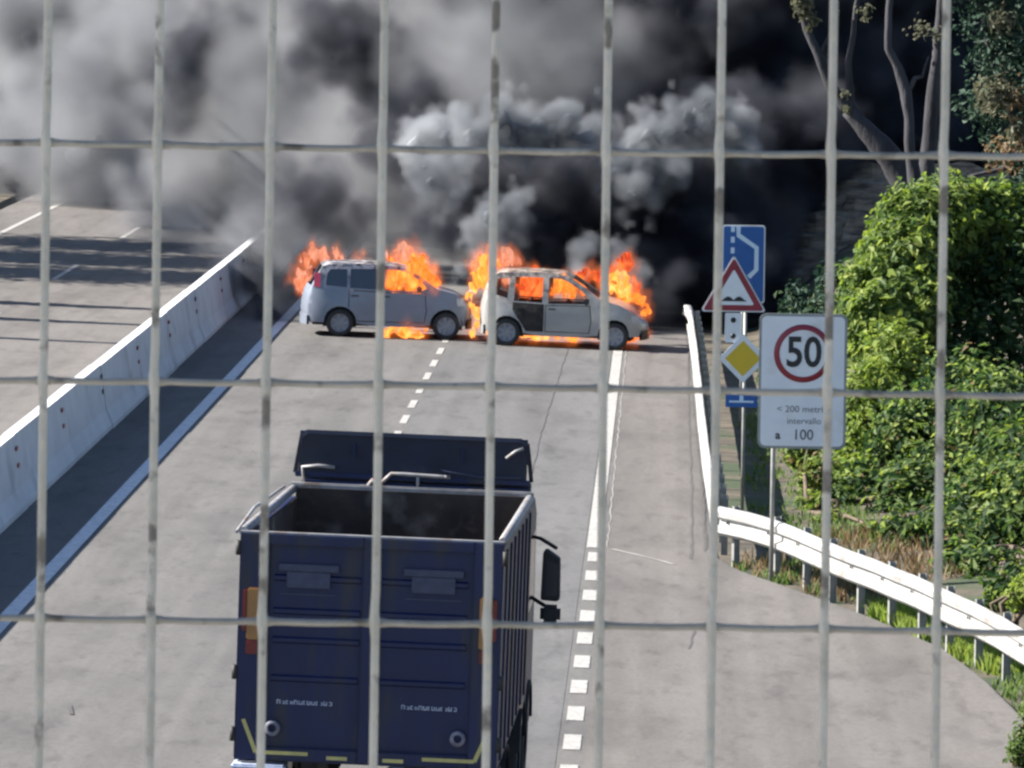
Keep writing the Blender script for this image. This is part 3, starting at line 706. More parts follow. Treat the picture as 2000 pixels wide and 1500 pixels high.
# ---------------------------------------------------------------- flames
def flame_mat(name, c_hot, c_mid, c_cool, strength, lo=.3, hi=.7, sheer=.25):
    m = bpy.data.materials.new(name); m.use_nodes = True; t = NT(m.node_tree)
    for n in list(t.n): t.n.remove(n)
    co = t.new('ShaderNodeNewGeometry').outputs['Position']
    mp = t.new('ShaderNodeMapping'); mp.inputs['Scale'].default_value = (1, 1, .55); t.link(co, mp.inputs[0])
    nz = t.new('ShaderNodeTexNoise', i_Scale=3.6, i_Detail=5.0, i_Distortion=1.2); t.link(mp.outputs[0], nz.inputs['Vector'])
    cr = t.new('ShaderNodeValToRGB'); e = cr.color_ramp.elements
    e[0].position = lo; e[0].color = (*c_cool, 1); e[1].position = hi; e[1].color = (*c_hot, 1); k = e.new((lo + hi) / 2); k.color = (*c_mid, 1)
    t.link(nz.outputs[0], cr.inputs[0])
    em = t.new('ShaderNodeEmission', i_Strength=strength); t.link(cr.outputs[0], em.inputs[0])
    tr = t.new('ShaderNodeBsdfTransparent')
    n2 = t.new('ShaderNodeTexNoise', i_Scale=5.0, i_Detail=5.0, i_Distortion=.8); t.link(mp.outputs[0], n2.inputs['Vector'])
    mr = t.new('ShaderNodeMapRange'); mr.inputs[1].default_value = .38; mr.inputs[2].default_value = .6; mr.inputs[3].default_value = sheer; mr.inputs[4].default_value = 1.0; t.link(n2.outputs[0], mr.inputs[0])
    ms = t.new('ShaderNodeMixShader'); t.link(mr.outputs[0], ms.inputs[0]); t.link(tr.outputs[0], ms.inputs[1]); t.link(em.outputs[0], ms.inputs[2])
    out = t.new('ShaderNodeOutputMaterial'); t.link(ms.outputs[0], out.inputs[0]); return m
F_or = flame_mat('orange_flame', (1.0, .42, .09), (.9, .17, .02), (.30, .03, .01), .50)
F_ye = flame_mat('yellow_flame', (1.0, .60, .20), (.95, .30, .04), (.5, .07, .01), .56)
F_re = flame_mat('red_flame', (.95, .20, .05), (.5, .045, .015), (.12, .010, .008), .45)
F_pk = flame_mat('pale_flame', (.80, .48, .38), (.72, .28, .18), (.4, .10, .06), .34, sheer=.0)
F_glow = bpy.data.materials.new('glowing_gas'); F_glow.use_nodes = True
_t = NT(F_glow.node_tree); [_t.n.remove(n) for n in list(_t.n)]
_p = _t.new('ShaderNodeVolumePrincipled'); _p.inputs['Density'].default_value = .8; _p.inputs['Color'].default_value = (.1, .06, .05, 1)
_a = _t.new('ShaderNodeAttribute', attribute_name='density'); _t.link(_t.math('MULTIPLY', _a.outputs['Fac'], .8), _p.inputs['Emission Strength'])
_p.inputs['Emission Color'].default_value = (1.0, .20, .03, 1)
_o = _t.new('ShaderNodeOutputMaterial'); _t.link(_p.outputs[0], _o.inputs[1])
FC = (.09, .145, .215, .33)
def flames(name, label, pts, m, voxel=.03, seed=0.0, stretch=.45, ragged=.16, gas=None):
    """pts: (point, class). A licking skin of fire grown round the points."""
    me = bpy.data.meshes.new(name); me.from_pydata([tuple(p) for p, c in pts], [], [])
    a = me.attributes.new('cls', 'INT', 'POINT'); a.data.foreach_set('value', [c for p, c in pts])
    o = bpy.data.objects.new(name, me); C.objects.link(o); me.materials.append(F_glow if gas else m)
    if gas: o.parent = gas; o['kind'] = 'stuff'
    else: tag(o, label, 'fire')
    lo = [min(p[k] - FC[c] for p, c in pts) - .25 for k in range(3)]; hi = [max(p[k] + FC[c] for p, c in pts) + .25 for k in range(3)]
    hi[2] += .35
    g = bpy.data.node_groups.new(name, 'GeometryNodeTree')
    g.interface.new_socket('Geometry', in_out='INPUT', socket_type='NodeSocketGeometry'); g.interface.new_socket('Geometry', in_out='OUTPUT', socket_type='NodeSocketGeometry')
    t = NT(g); gi = t.new('NodeGroupInput'); go = t.new('NodeGroupOutput'); pos = t.new('GeometryNodeInputPosition').outputs[0]
    mp = t.new('ShaderNodeVectorMath', operation='MULTIPLY_ADD'); t.link(pos, mp.inputs[0]); mp.inputs[1].default_value = (1, 1, stretch); mp.inputs[2].default_value = (seed * 5.1, seed * 2.3, seed)
    n1 = t.new('ShaderNodeTexNoise', i_Scale=2.6, i_Detail=3.0); t.link(mp.outputs[0], n1.inputs['Vector'])
    sb = t.new('ShaderNodeVectorMath', operation='SUBTRACT'); t.link(n1.outputs['Color'], sb.inputs[0]); sb.inputs[1].default_value = (.5, .5, .45)
    sc = t.new('ShaderNodeVectorMath', operation='MULTIPLY'); t.link(sb.outputs[0], sc.inputs[0]); sc.inputs[1].default_value = (.7, .5, .9)
    wp = t.new('ShaderNodeVectorMath', operation='SUBTRACT'); t.link(pos, wp.inputs[0]); t.link(sc.outputs[0], wp.inputs[1])
    field = None
    for c in sorted({c for p, c in pts}):
        at_ = t.new('GeometryNodeInputNamedAttribute', data_type='INT'); at_.inputs[0].default_value = 'cls'
        cm = t.new('FunctionNodeCompare', data_type='INT', operation='EQUAL'); ins = [s for s in cm.inputs if s.type == 'INT']; t.link(at_.outputs[0], ins[0]); ins[1].default_value = c
        sep = t.new('GeometryNodeSeparateGeometry', domain='POINT'); t.link(gi.outputs[0], sep.inputs[0]); t.link(cm.outputs[0], sep.inputs[1])
        px = t.new('GeometryNodeProximity', target_element='POINTS'); t.link(sep.outputs[0], px.inputs[0]); sp = [s for s in px.inputs if s.name in ('Sample Position', 'Source Position')][0]; t.link(wp.outputs[0], sp)
        d = t.math('SUBTRACT', FC[c], px.outputs['Distance']); field = d if field is None else t.math('MAXIMUM', field, d)
    n2 = t.new('ShaderNodeTexNoise', i_Scale=7.0, i_Detail=3.0); t.link(mp.outputs[0], n2.inputs['Vector'])
    field = t.math('ADD', field, t.math('MULTIPLY', t.math('SUBTRACT', n2.outputs[0], .5), ragged * 3))
    vc = t.new('GeometryNodeVolumeCube'); t.link(t.math('MULTIPLY', t.math('ADD', field, .09), 4.0, True), vc.inputs['Density'])
    vc.inputs['Min'].default_value = lo; vc.inputs['Max'].default_value = hi
    for k, nm in enumerate(('Resolution X', 'Resolution Y', 'Resolution Z')): vc.inputs[nm].default_value = max(8, int((hi[k] - lo[k]) / voxel))
    vm = t.new('GeometryNodeVolumeToMesh'); t.link(vc.outputs[0], vm.inputs['Volume']); vm.inputs['Threshold'].default_value = .62
    ss = t.new('GeometryNodeSetShadeSmooth'); t.link(vm.outputs[0], ss.inputs[0]); smt = t.new('GeometryNodeSetMaterial'); t.link(ss.outputs[0], smt.inputs[0]); smt.inputs['Material'].default_value = m
    smv = t.new('GeometryNodeSetMaterial'); t.link(vc.outputs[0], smv.inputs[0]); smv.inputs['Material'].default_value = F_glow
    t.link((smv if gas else smt).outputs[0], go.inputs[0]); md = o.modifiers.new('lick', 'NODES'); md.node_group = g
    if not gas: flames('glow', None, pts, m, .045, seed, stretch, ragged, o)
    return o
flames('flame', 'pale pink flames rising behind the silver car by the barrier', puffs([(585, 528, 118.2, 1), (592, 555, 118.2, 2), (600, 515, 118.3, 1), (575, 548, 118.2, 1), (600, 535, 118.2, 1), (620, 505, 118, 2), (640, 500, 118, 1), (660, 505, 118, 1), (700, 510, 117.8, 1)]), F_pk, seed=1)
flames('flame', 'orange flames filling the front windows of the silver car', puffs([(760, 548, 116.6, 2), (785, 550, 116.5, 2), (810, 548, 116.5, 3), (835, 545, 116.5, 2), (770, 525, 117, 1), (800, 520, 116.6, 2), (820, 525, 116.6, 2), (850, 560, 116.3, 1), (780, 560, 116.3, 1), (815, 562, 116.2, 1), (775, 545, 115.25, 1), (800, 540, 115.2, 1), (822, 548, 115.25, 1), (845, 556, 115.4, 1), (810, 528, 115.5, 1)]), F_or, seed=2)
flames('flame', 'reddish flames licking above the roof of the silver car', puffs([(790, 506, 117.2, 1), (803, 500, 117.2, 2), (775, 510, 117.3, 1), (830, 520, 117.1, 1), (845, 530, 117, 1), (760, 510, 117.3, 1)]), F_pk, seed=3)
flames('flame', 'yellow strip of fire on the asphalt under the silver car', puffs([(x, 650, 115.75, 1) for x in range(756, 826, 9)]), F_ye, voxel=.02, seed=4, ragged=.03)
flames('flame', 'tall orange flames between the two burning cars', puffs([(925, 650, 116.0, 1), (935, 640, 116, 1), (930, 620, 116.1, 1), (920, 600, 116.1, 1), (925, 580, 116.2, 1), (930, 560, 116.2, 1), (945, 545, 116.2, 2), (935, 530, 116.4, 1), (950, 650, 115.9, 1), (960, 520, 116.6, 1), (940, 600, 116, 0), (945, 515, 116.6, 1)]), F_ye, seed=5)
flames('flame', 'pinkish flames rolling over the rear roof of the white car', puffs([(935, 515, 116.8, 2), (960, 505, 116.8, 2), (985, 505, 116.9, 2), (1005, 512, 116.9, 1), (945, 535, 116.4, 1), (970, 545, 116.3, 2)]), F_pk, seed=6)
flames('flame', 'deep red fire glowing through the rear door window of the white car', puffs([(1015, 555, 116.6, 2), (1032, 555, 116.6, 3), (1050, 552, 116.6, 2), (1020, 575, 116.5, 1), (1045, 575, 116.5, 1)]), F_re, seed=7, ragged=.08)
flames('flame', 'orange fire glowing through the front door window of the white car', puffs([(1085, 560, 116.5, 2), (1105, 565, 116.5, 2), (1125, 568, 116.5, 2), (1140, 575, 116.5, 1), (1090, 578, 116.4, 1), (1115, 582, 116.4, 1)]), F_or, seed=8, ragged=.10)
flames('flame', 'bright amber flames standing on the bonnet of the white car', puffs([(1200, 565, 116.2, 2), (1215, 550, 116.2, 2), (1205, 545, 116.2, 2), (1225, 570, 116.2, 2), (1190, 575, 116.3, 1), (1215, 580, 116.1, 2), (1235, 580, 116.1, 1)]), F_ye, seed=9, ragged=.1)
flames('flame', 'red flames curling over the windscreen of the white car', puffs([(1150, 540, 116.8, 1), (1165, 545, 116.8, 1), (1180, 550, 116.8, 2), (1220, 520, 116.9, 2), (1200, 525, 117, 1), (1240, 560, 116.8, 1)]), F_re, seed=10)
flames('flame', 'orange flames wrapping the front corner of the white car', puffs([(1240, 588, 115.8, 1), (1250, 597, 115.8, 1), (1258, 607, 115.7, 1), (1264, 618, 115.7, 1), (1248, 582, 115.9, 1)]), F_or, seed=11)
flames('flame', 'pale orange line of fire on the asphalt under the white car', puffs([(x, 656 + (x - 1010) * .04, 115.1, 1) for x in range(1014, 1165, 9)]), F_ye, voxel=.02, seed=12, ragged=.05)
flames('flame', 'small flames burning under the front bumper of the white car', puffs([(1235, 660, 115.2, 1), (1248, 658, 115.2, 1), (1258, 652, 115.2, 1), (1224, 662, 115.2, 0)]), F_or, seed=13, ragged=.05)
flames('flame', 'red tongue of fire coming out of the rear door window of the white car', puffs([(1018, 562, 114.95, 1), (1028, 560, 114.95, 1), (1040, 560, 114.95, 1), (1030, 548, 114.95, 1)]), F_re, seed=14, ragged=.06)
flames('flame', 'orange tongue of fire coming out of the front door window of the white car', puffs([(1088, 570, 114.9, 1), (1100, 571, 114.9, 1), (1112, 575, 114.9, 1), (1098, 560, 114.9, 1)]), F_or, seed=15, ragged=.06)
# ---------------------------------------------------------------- lettering
def text_mesh(body, size, m, depth=.004, align='CENTER', bold=0.0, squeeze=1.0):
    cu = bpy.data.curves.new('lettering', 'FONT'); cu.body = body; cu.size = size; cu.align_x = align; cu.align_y = 'CENTER'
    cu.extrude = depth; cu.offset = bold; cu.resolution_u = 4
    o = bpy.data.objects.new('lettering', cu); C.objects.link(o)
    me = bpy.data.meshes.new_from_object(o.evaluated_get(bpy.context.evaluated_depsgraph_get()))
    bpy.data.objects.remove(o)
    for v in me.vertices: v.co.x *= squeeze
    me.materials.clear(); me.materials.append(m)
    return me
def put_text(name, body, size, m, parent, x, y, z, **k):
    o = obj(name, text_mesh(body, size, m, **k), None, parent)
    o.location = (x, y, z); o.rotation_euler = (R(90), 0, 0); return o

# ---------------------------------------------------------------- tipper truck (local: x across, y forwards, z up)
M_blue = mat('dark_blue_paint', (.003, .009, .050), (.005, .014, .066), .45, .1, scale=2.2, detail=8, stretch=(1.6, 1, .35), spots=((.022, .024, .040), 2.0, .50, .64), bump=.06, bscale=7)
M_navy = mat('navy_panel_paint', (.007, .010, .028), (.013, .018, .045), .38, .1, scale=3, detail=6, spots=((.03, .035, .06), 2, .56, .66))
M_steel = mat('worn_rim_steel', (.20, .196, .20), (.30, .295, .30), .55, .15, scale=7, detail=8, spots=((.20, .16, .14), 5, .57, .66))
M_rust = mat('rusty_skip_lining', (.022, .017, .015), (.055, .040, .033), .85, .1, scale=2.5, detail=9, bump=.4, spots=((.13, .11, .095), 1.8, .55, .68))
M_load = mat('dark_soil_load', (.025, .02, .017), (.05, .04, .034), .95, scale=5, bump=1.0)
M_chassis = mat('black_chassis', (.015, .015, .016), (.03, .028, .026), .7, scale=6)
M_amber = mat('amber_lamp', (.34, .17, .05), (.26, .13, .05), .35)
M_redl = mat('red_lamp', (.17, .02, .02), (.12, .016, .016), .35)
M_yel = mat('yellow_marking_tape', (.52, .46, .16), (.40, .36, .14), .4, scale=9)
M_grey = mat('faded_lettering', (.045, .055, .10), (.03, .038, .075), .6, scale=12)
M_grey2 = mat('worn_sticker', (.20, .20, .24), (.10, .10, .14), .6, scale=18)
M_whl = mat('white_lettering', (.50, .54, .64), (.30, .34, .46), .6, scale=14)
M_mirror = mat('mirror_face', (.5, .52, .55), None, .1, .9)
tr = empty('tipper_truck', (-2.875, 51.0, gz(-2.875)), R(-1.45), R(1.43))
tag(tr, 'dark blue tipper truck with an open empty skip, seen from behind in the right lane', 'truck')
hw = 1.265; ZB, ZT, ZF, LB = 1.24, 3.47, 3.31, 5.1      # the rim falls a little towards the cab
# skip walls
for s in (-1, 1):
    q = MB(); q.prism([(.09, ZB), (LB, ZB), (LB, ZF - .08), (.09, ZT - .08)], 'x', s * hw - (.05 if s > 0 else 0), s * hw + (0 if s > 0 else .05))
    q.build('side_wall', M_blue, tr)
    MB().prism([(.09, ZB + .1), (LB - .06, ZB + .1), (LB - .06, ZF - .085), (.09, ZT - .085)], 'x', s * (hw - .058) - .006, s * (hw - .058) + .006).build('wall_lining', M_rust, tr)
    for k in range(7):
        y0 = .45 + k * .72
        MB().prism([(y0 - .07, ZB + .05), (y0 + .07, ZB + .05), (y0 + .05, ZT - .12 - .031 * y0), (y0 - .05, ZT - .12 - .031 * y0)], 'x', s * hw, s * (hw + .022)).build('wall_rib', M_blue, tr)
    MB().tube([(s * (hw - .02), .04, ZT - .02), (s * (hw - .02), LB * .5, (ZT + ZF) / 2 - .01), (s * (hw - .02), LB, ZF)], .045, 10).build('side_rail', M_steel, tr)
MB().tube([(-hw - .07, .3, ZT - .06), (-hw - .08, LB * .4, ZT - .02), (-hw - .05, LB - .3, ZF + .05)], .018, 6).build('tarpaulin_bar', M_steel, tr)
MB().box(-hw + .05, hw - .05, LB - .06, LB, ZB, ZF + .02).build('front_wall', M_rust, tr)
MB().box(-hw - .02, hw + .02, LB - .05, LB + .03, ZF - .01, ZF + .07, .015).build('front_rail', M_steel, tr)
MB().box(-hw + .05, hw - .05, .09, LB - .06, ZB, ZB + .08).build('skip_floor', M_rust, tr)
q = MB(); n_ = 14; vs = [(-hw + .06 + (2 * hw - .12) * i / n_, 2.2 + 2.8 * j / n_, ZB + .08 + .9 * sst(2.3, 4.6, 2.2 + 2.8 * j / n_) * (1 - .25 * abs(i / n_ - .5)) + .10 * mnoise.noise(Vector((i * .5, j * .5, 9)))) for j in range(n_ + 1) for i in range(n_ + 1)]
q.add(vs, [(j * (n_ + 1) + i, j * (n_ + 1) + i + 1, (j + 1) * (n_ + 1) + i + 1, (j + 1) * (n_ + 1) + i) for j in range(n_) for i in range(n_)], True)
q.build('soil_residue', M_load, tr)
# tailgate
gt = MB().box(-hw, hw, .03, .075, ZB, ZT - .02).build('tailgate', M_blue, tr)
for (x0, x1) in ((-hw, -.985), (-.075, .075), (.985, hw)):
    MB().box(x0, x1, -.035, .032, ZB + .02, ZT - .03, .012).build('gate_frame', M_blue, gt)
for z0, z1 in ((ZB + .02, ZB + .14), (ZT - .13, ZT - .03)):
    for x0, x1 in ((-.983, -.077), (.077, .983)): MB().box(x0, x1, -.03, .032, z0, z1, .01).build('gate_frame', M_blue, gt)
for z in (3.02, 2.70, 2.42, 2.05):
    for x0, x1 in ((-.93, -.10), (.10, .93)):
        MB().prism([(.03, z - .035), (.004, z - .018), (.004, z + .018), (.03, z + .035)], 'x', x0, x1).build('gate_rib', M_blue, gt)
MB().box(-hw, hw, .0, .06, ZT - .03, ZT - .012).build('gate_top_edge', M_steel, tr)
for x in (-.60, .60):
    q = MB().box(x - .29, x + .29, -.012, .028, 3.09, 3.16, .006); q.box(x - .21, x + .21, -.012, .028, 2.93, 3.087, .006)
    q.build('company_plate', M_grey, gt)
    rnd_ = random.Random(int(x * 10))
    # the unreadable lettering low on each gate half: letter-sized strokes
    q = MB(); xx = x - .27
    while xx < x + .27:
        wd = rnd_.uniform(.022, .04); h0 = rnd_.uniform(.028, .045)
        kind = rnd_.randrange(4)
        if kind != 1: q.box(xx, xx + .009, .018, .0295, 1.80, 1.80 + h0)
        if kind != 2: q.box(xx + wd - .01, xx + wd - .001, .018, .0295, 1.80, 1.80 + h0 * .9)
        if kind != 0: q.box(xx + .010, xx + wd - .011, .018, .0295, 1.80 + h0 * .8, 1.80 + h0)
        if kind != 3: q.box(xx + .010, xx + wd - .011, .018, .0295, 1.80, 1.808)
        xx += wd + .008
    q.build('lettering', M_whl, gt)['kind'] = 'stuff'
    q = MB().box(x - .27, x + .27, .022, .0295, 2.86, 2.873); q.build('faded_line', M_grey, gt)
for x, z in ((-.90, 1.57), (.885, 1.545)):
    MB().lathe([(.040, -.048), (.075, -.048), (.075, -.034), (.040, -.034), (.040, -.048)], (x, 0, z), 'y', 24).build('round_sticker', M_grey2, gt)
for s in (-1, 1):
    MB().box(s * 1.115 - .062, s * 1.115 + .062, -.075, -.036, 2.42, 2.92, .012).build('amber_light', M_amber, gt)
    MB().box(s * 1.20 - .022, s * 1.20 + .022, -.07, -.036, 2.5, 2.9, .01).build('red_light', M_redl, gt)
    MB().box(s * 1.12 - .06, s * 1.12 + .06, -.07, -.036, 2.28, 2.415, .012).build('red_light', M_redl, gt)
    q = MB(); q.add([(s * 1.20, -.037, 1.64), (s * 1.165, -.037, 1.65), (s * 1.035, -.037, 1.34), (s * 1.07, -.037, 1.32)], [(0, 1, 2, 3)]); q.box(min(s * 1.05, s * .55), max(s * 1.05, s * .55), -.041, -.0365, 1.315, 1.35)
    q.build('marking_tape', M_yel, gt)
    MB().box(s * .27 - .10, s * .27 + .10, -.036, -.031, 1.285, 1.32).build('marking_tape', M_yel, gt)
    for z in (1.5, 2.1, 3.3):
        MB().tube([(s * (hw + .015), -.03, z - .07), (s * (hw + .015), -.03, z + .07)], .028, 8).build('hinge', M_chassis, gt)
    MB().box(s * 1.02 - .26, s * 1.02 + .26, -.12, .28, 1.16, 1.22, .02).build('rear_mudguard', M_whl if s < 0 else M_chassis, tr)
# chassis, axles
for s in (-1, 1): MB().box(s * .42 - .05, s * .42 + .05, .15, 7.4, .95, 1.25).build('chassis_rail', M_chassis, tr)
MB().box(-1.15, 1.15, -.05, .1, .55, .72, .02).build('underrun_bar', M_chassis, tr)
for yw in (.9, 2.25, 5.35, 6.75):
    MB().tube([(-.95, yw, .53), (.95, yw, .53)], .08, 8).build('axle', M_chassis, tr)
    for s in (-1, 1):
        wh = empty('wheel', (s * 1.05, yw, .53)); wh.parent = tr
        MB().lathe([(.30, -.16), (.36, -.17), (.50, -.165), (.53, -.12), (.53, .12), (.50, .165), (.36, .17), (.30, .16)], (0, 0, 0), 'x', 28).build('tyre', M_tyre, wh)
        MB().lathe([(.31, s * .14), (.28, s * .10), (.16, s * .06), (.10, s * .12), (.0, s * .13)], (0, 0, 0), 'x', 20).build('rim', M_rim, wh)
    for s in (-1, 1):
        pr = [(yw + .62 * math.cos(a), .53 + .62 * math.sin(a)) for a in [R(15 + 15 * k) for k in range(11)]]
        MB().prism(pr + [(p[0] * 1.0 - .0, p[1] - .03) for p in reversed(pr)], 'x', s * .86, s * 1.25).build('mudguard', M_chassis, tr)
# cab
cab = MB(); cp = [(5.45, .75), (5.45, 3.0), (5.6, 3.16), (7.0, 3.14), (7.38, 2.95), (7.62, 1.75), (7.68, .6), (7.2, .55), (6.9, .75)]
cab.prism(cp, 'x', -1.22, 1.22); cb = cab.build('cab', M_blue, tr)
bv = cb.modifiers.new('round', 'BEVEL'); bv.width = .07; bv.segments = 3; bv.limit_method = 'ANGLE'
MB().add([(-1.1, 7.425, 2.9), (1.1, 7.425, 2.9), (1.1, 7.645, 1.85), (-1.1, 7.645, 1.85)], [(0, 1, 2, 3)]).build('windscreen', M_glass, cb)
for s in (-1, 1):
    MB().add([(s * 1.224, 6.2, 1.95), (s * 1.224, 7.3, 1.95), (s * 1.224, 7.15, 2.75), (s * 1.224, 6.2, 2.75)], [(0, 1, 2, 3)]).build('side_window', M_glass, cb)
# skip canopy over the cab: a deep navy hood, hollow towards the back
hd = MB(); y0, y1, zb, zt = 5.14, 6.25, 3.35, 3.90
hd.add([(-1.27, y0 + .10, zb + .12), (-1.20, y0, zt - .02), (-1.13, y0, zt + .035), (1.13, y0, zt + .035), (1.22, y0, zt - .02), (1.27, y0 + .10, zb + .12),
        (-1.2, y1, zb + .2), (-1.15, y1, zt - .17), (-1.08, y1, zt - .13), (1.08, y1, zt - .13), (1.15, y1, zt - .17), (1.2, y1, zb + .2)],
       [(0, 1, 7, 6), (1, 2, 8, 7), (2, 3, 9, 8), (3, 4, 10, 9), (4, 5, 11, 10), (6, 7, 8, 9, 10, 11)])
ho = hd.build('cab_hood', M_navy, tr); sl = ho.modifiers.new('skin', 'SOLIDIFY'); sl.thickness = .045
MB().box(-1.20, 1.20, y0 + .02, y0 + .05, zb + .14, zt + .02).build('hood_panel', M_navy, ho)
for x in (-.62, .52):
    MB().box(x - .012, x + .012, y0 - .012, y0 + .021, 3.66, 3.80).build('hood_rib', M_blue, ho)
MB().box(-1.24, 1.24, y0 + .0, y0 + .045, zb + .085, zb + .14, .01).build('hood_lip', M_blue, ho)
q = MB(); q.prism([(y0 - .05, zb - .1), (y0 + .35, zb - .1), (y0 + .35, zb + .07), (y0 + .02, zb + .05)], 'x', -1.17, 1.24); q.build('cab_roof_shield', M_blue, tr)
MB().tube([(-1.14, y0 - .01, zb + .03), (-1.16, y0 - .02, zb + .19), (-1.0, y0 - .02, zb + .21), (-.82, y0 - .02, zb + .2)], .02, 6).build('lock_rod', M_steel, tr)
MB().tube([(-.36, y0 - .03, ZF + .06), (-.22, y0 - .03, zb + .16), (-.1, y0 - .03, zb + .16), (.28, y0 - .03, zb + .15), (.40, y0 - .03, zb + .145), (.34, y0 - .03, zb + .15)], .022, 6).build('hood_handle', M_steel, tr)
MB().tube([(.06, y0 - .03, zb + .15), (.06, y0 - .03, ZF + .06)], .018, 6).build('hood_handle', M_steel, tr)
MB().tube([(-.46, y0 - .04, ZF + .05), (-.42, y0 - .05, ZF + .12), (-.34, y0 - .05, ZF + .06)], .03, 6).build('crank_lug', M_steel, tr)
MB().tube([(.3, y0 - .012, zb + .22), (.7, y0 - .012, zb + .16), (1.15, y0 - .012, zb + .17)], .010, 5).build('hose', M_grey, tr)
MB().tube([(.98, y0 - .01, zt - .18), (1.08, y0 - .02, zt - .10), (1.16, y0 - .01, zt - .07)], .018, 6).build('lock_rod', M_steel, tr)
# mirrors
for s in (-1, 1):
    mr_ = empty('door_mirror', (s * 1.19, 6.9, 2.2)); mr_.parent = tr
    MB().tube([(0, 0, .5), (s * .12, -.35, .52), (s * .3, -.5, .44)], .022, 6).build('mirror_arm', M_chassis, mr_)
    MB().tube([(0, 0, -.15), (s * .12, -.4, -.16), (s * .22, -.5, -.2)], .022, 6).build('mirror_arm', M_chassis, mr_)
    q = MB(); q.prism([(s * .15, -.12), (s * .16, .40), (s * .20, .44), (s * .35, .34), (s * .36, -.10), (s * .33, -.13)], 'y', -.58, -.46); h_ = q.build('mirror_housing', M_trim, mr_)
    bv = h_.modifiers.new('round', 'BEVEL'); bv.width = .02; bv.segments = 2
    MB().add([(s * .19, -.584, -.08), (s * .33, -.584, -.06), (s * .33, -.584, .27), (s * .20, -.584, .34)], [(0, 1, 2, 3)]).build('mirror_glass', M_glass, mr_)
    q = MB().box(min(s * .15, s * .37), max(s * .15, s * .37), -.57, -.46, -.37, -.17, .04); q.build('mirror_housing', M_trim, mr_)

# ---------------------------------------------------------------- road signs (local: x across, y away, z up)
M_sw = mat('sign_white', (.64, .67, .70), (.70, .73, .75), .45, scale=3, spots=((.55, .56, .56), 2.4, .56, .72))
M_sred = mat('sign_red', (.24, .018, .035), (.20, .018, .03), .45)
M_sblue = mat('sign_blue', (.012, .085, .30), (.016, .10, .34), .45, scale=4)
M_slb = mat('sign_pale_blue', (.55, .68, .80), None, .45)
M_syel = mat('sign_yellow', (.62, .44, .02), (.56, .40, .03), .45)
M_sblk = mat('sign_black', (.012, .014, .018), None, .5)
M_sgrey = mat('faded_sign_print', (.03, .033, .04), (.09, .095, .11), .5, scale=9)
M_sback = mat('sign_edge', (.20, .22, .22), (.28, .30, .30), .5, .4)
def rrect(w_, h_, r, n=6):
    out = []
    for cx, cz, a0 in ((w_ / 2 - r, h_ / 2 - r, 0), (-w_ / 2 + r, h_ / 2 - r, 90), (-w_ / 2 + r, -h_ / 2 + r, 180), (w_ / 2 - r, -h_ / 2 + r, 270)):
        out += [(cx + r * math.cos(R(a0 + 90 * k / n)), cz + r * math.sin(R(a0 + 90 * k / n))) for k in range(n + 1)]
    return out
def plate(name, pts, z, y0, y1, m, parent, x=0.0):
    return MB().prism([(p[0] + x, p[1] + z) for p in pts], 'y', y0, y1).build(name, m, parent)
def ring(name, r0, r1, x, z, y0, y1, m, parent):
    return MB().lathe([(r0, y0), (r1, y0), (r1, y1), (r0, y1), (r0, y0)], (x, 0, z), 'y', 48).build(name, m, parent)
def pole(parent, x, y, z0, z1, r=.03):
    o = MB().tube([(x, y, z0), (x, y, z1)], r, 12).build('pole', M_post, parent)
    MB().lathe([(r + .006, 0), (r + .006, .03), (0, .045)], (x, y, z1), 'z', 12).build('pole_cap', M_post, o); return o
# speed limit panel
Y = 76.4; c = at(1567.5, 745, Y); g0 = hz(c.x, Y); sg = empty('road_sign', (c.x, Y, g0)); zc = c.z - g0
tag(sg, 'large white rectangular 50 speed limit sign with lines of small text, on two poles', 'road sign')
W_, H_ = 1.255, 1.93
pl = plate('panel', rrect(W_, H_, .10), zc, .0, .03, M_sback, sg)
plate('panel_face', rrect(W_ - .075, H_ - .075, .075), zc, -.004, -.0005, M_sw, pl)
rc = (-.0 - .0 + .0, zc + .40)
ring('red_ring', .335, .415, -.0, zc + .40, -.009, -.0045, M_sred, pl)
put_text('number', '50', .60, M_sblk, pl, .01, -.007, zc + .40, bold=.012, squeeze=.86)
put_text('lettering', '< 200 metri', .135, M_sgrey, pl, -.03, -.006, zc - .40, bold=-.001, squeeze=1.02, depth=.002)
put_text('lettering', 'intervallo', .13, M_sgrey, pl, .03, -.006, zc - .57, bold=-.001, depth=.002)
put_text('lettering', 'a', .17, M_sblk, pl, -.34, -.006, zc - .775, bold=.004, depth=.002)
put_text('lettering', '100', .21, M_sgrey, pl, .02, -.006, zc - .77, bold=.001, depth=.002, squeeze=.95)
for x in (-.40, .40):
    pole(sg, x, .07, -.2, zc + H_ / 2 - .1, .033)
    for dz in (-.6, .6): MB().box(x - .09, x + .09, .032, .066, zc + dz - .02, zc + dz + .02).build('bracket', M_post, sg)
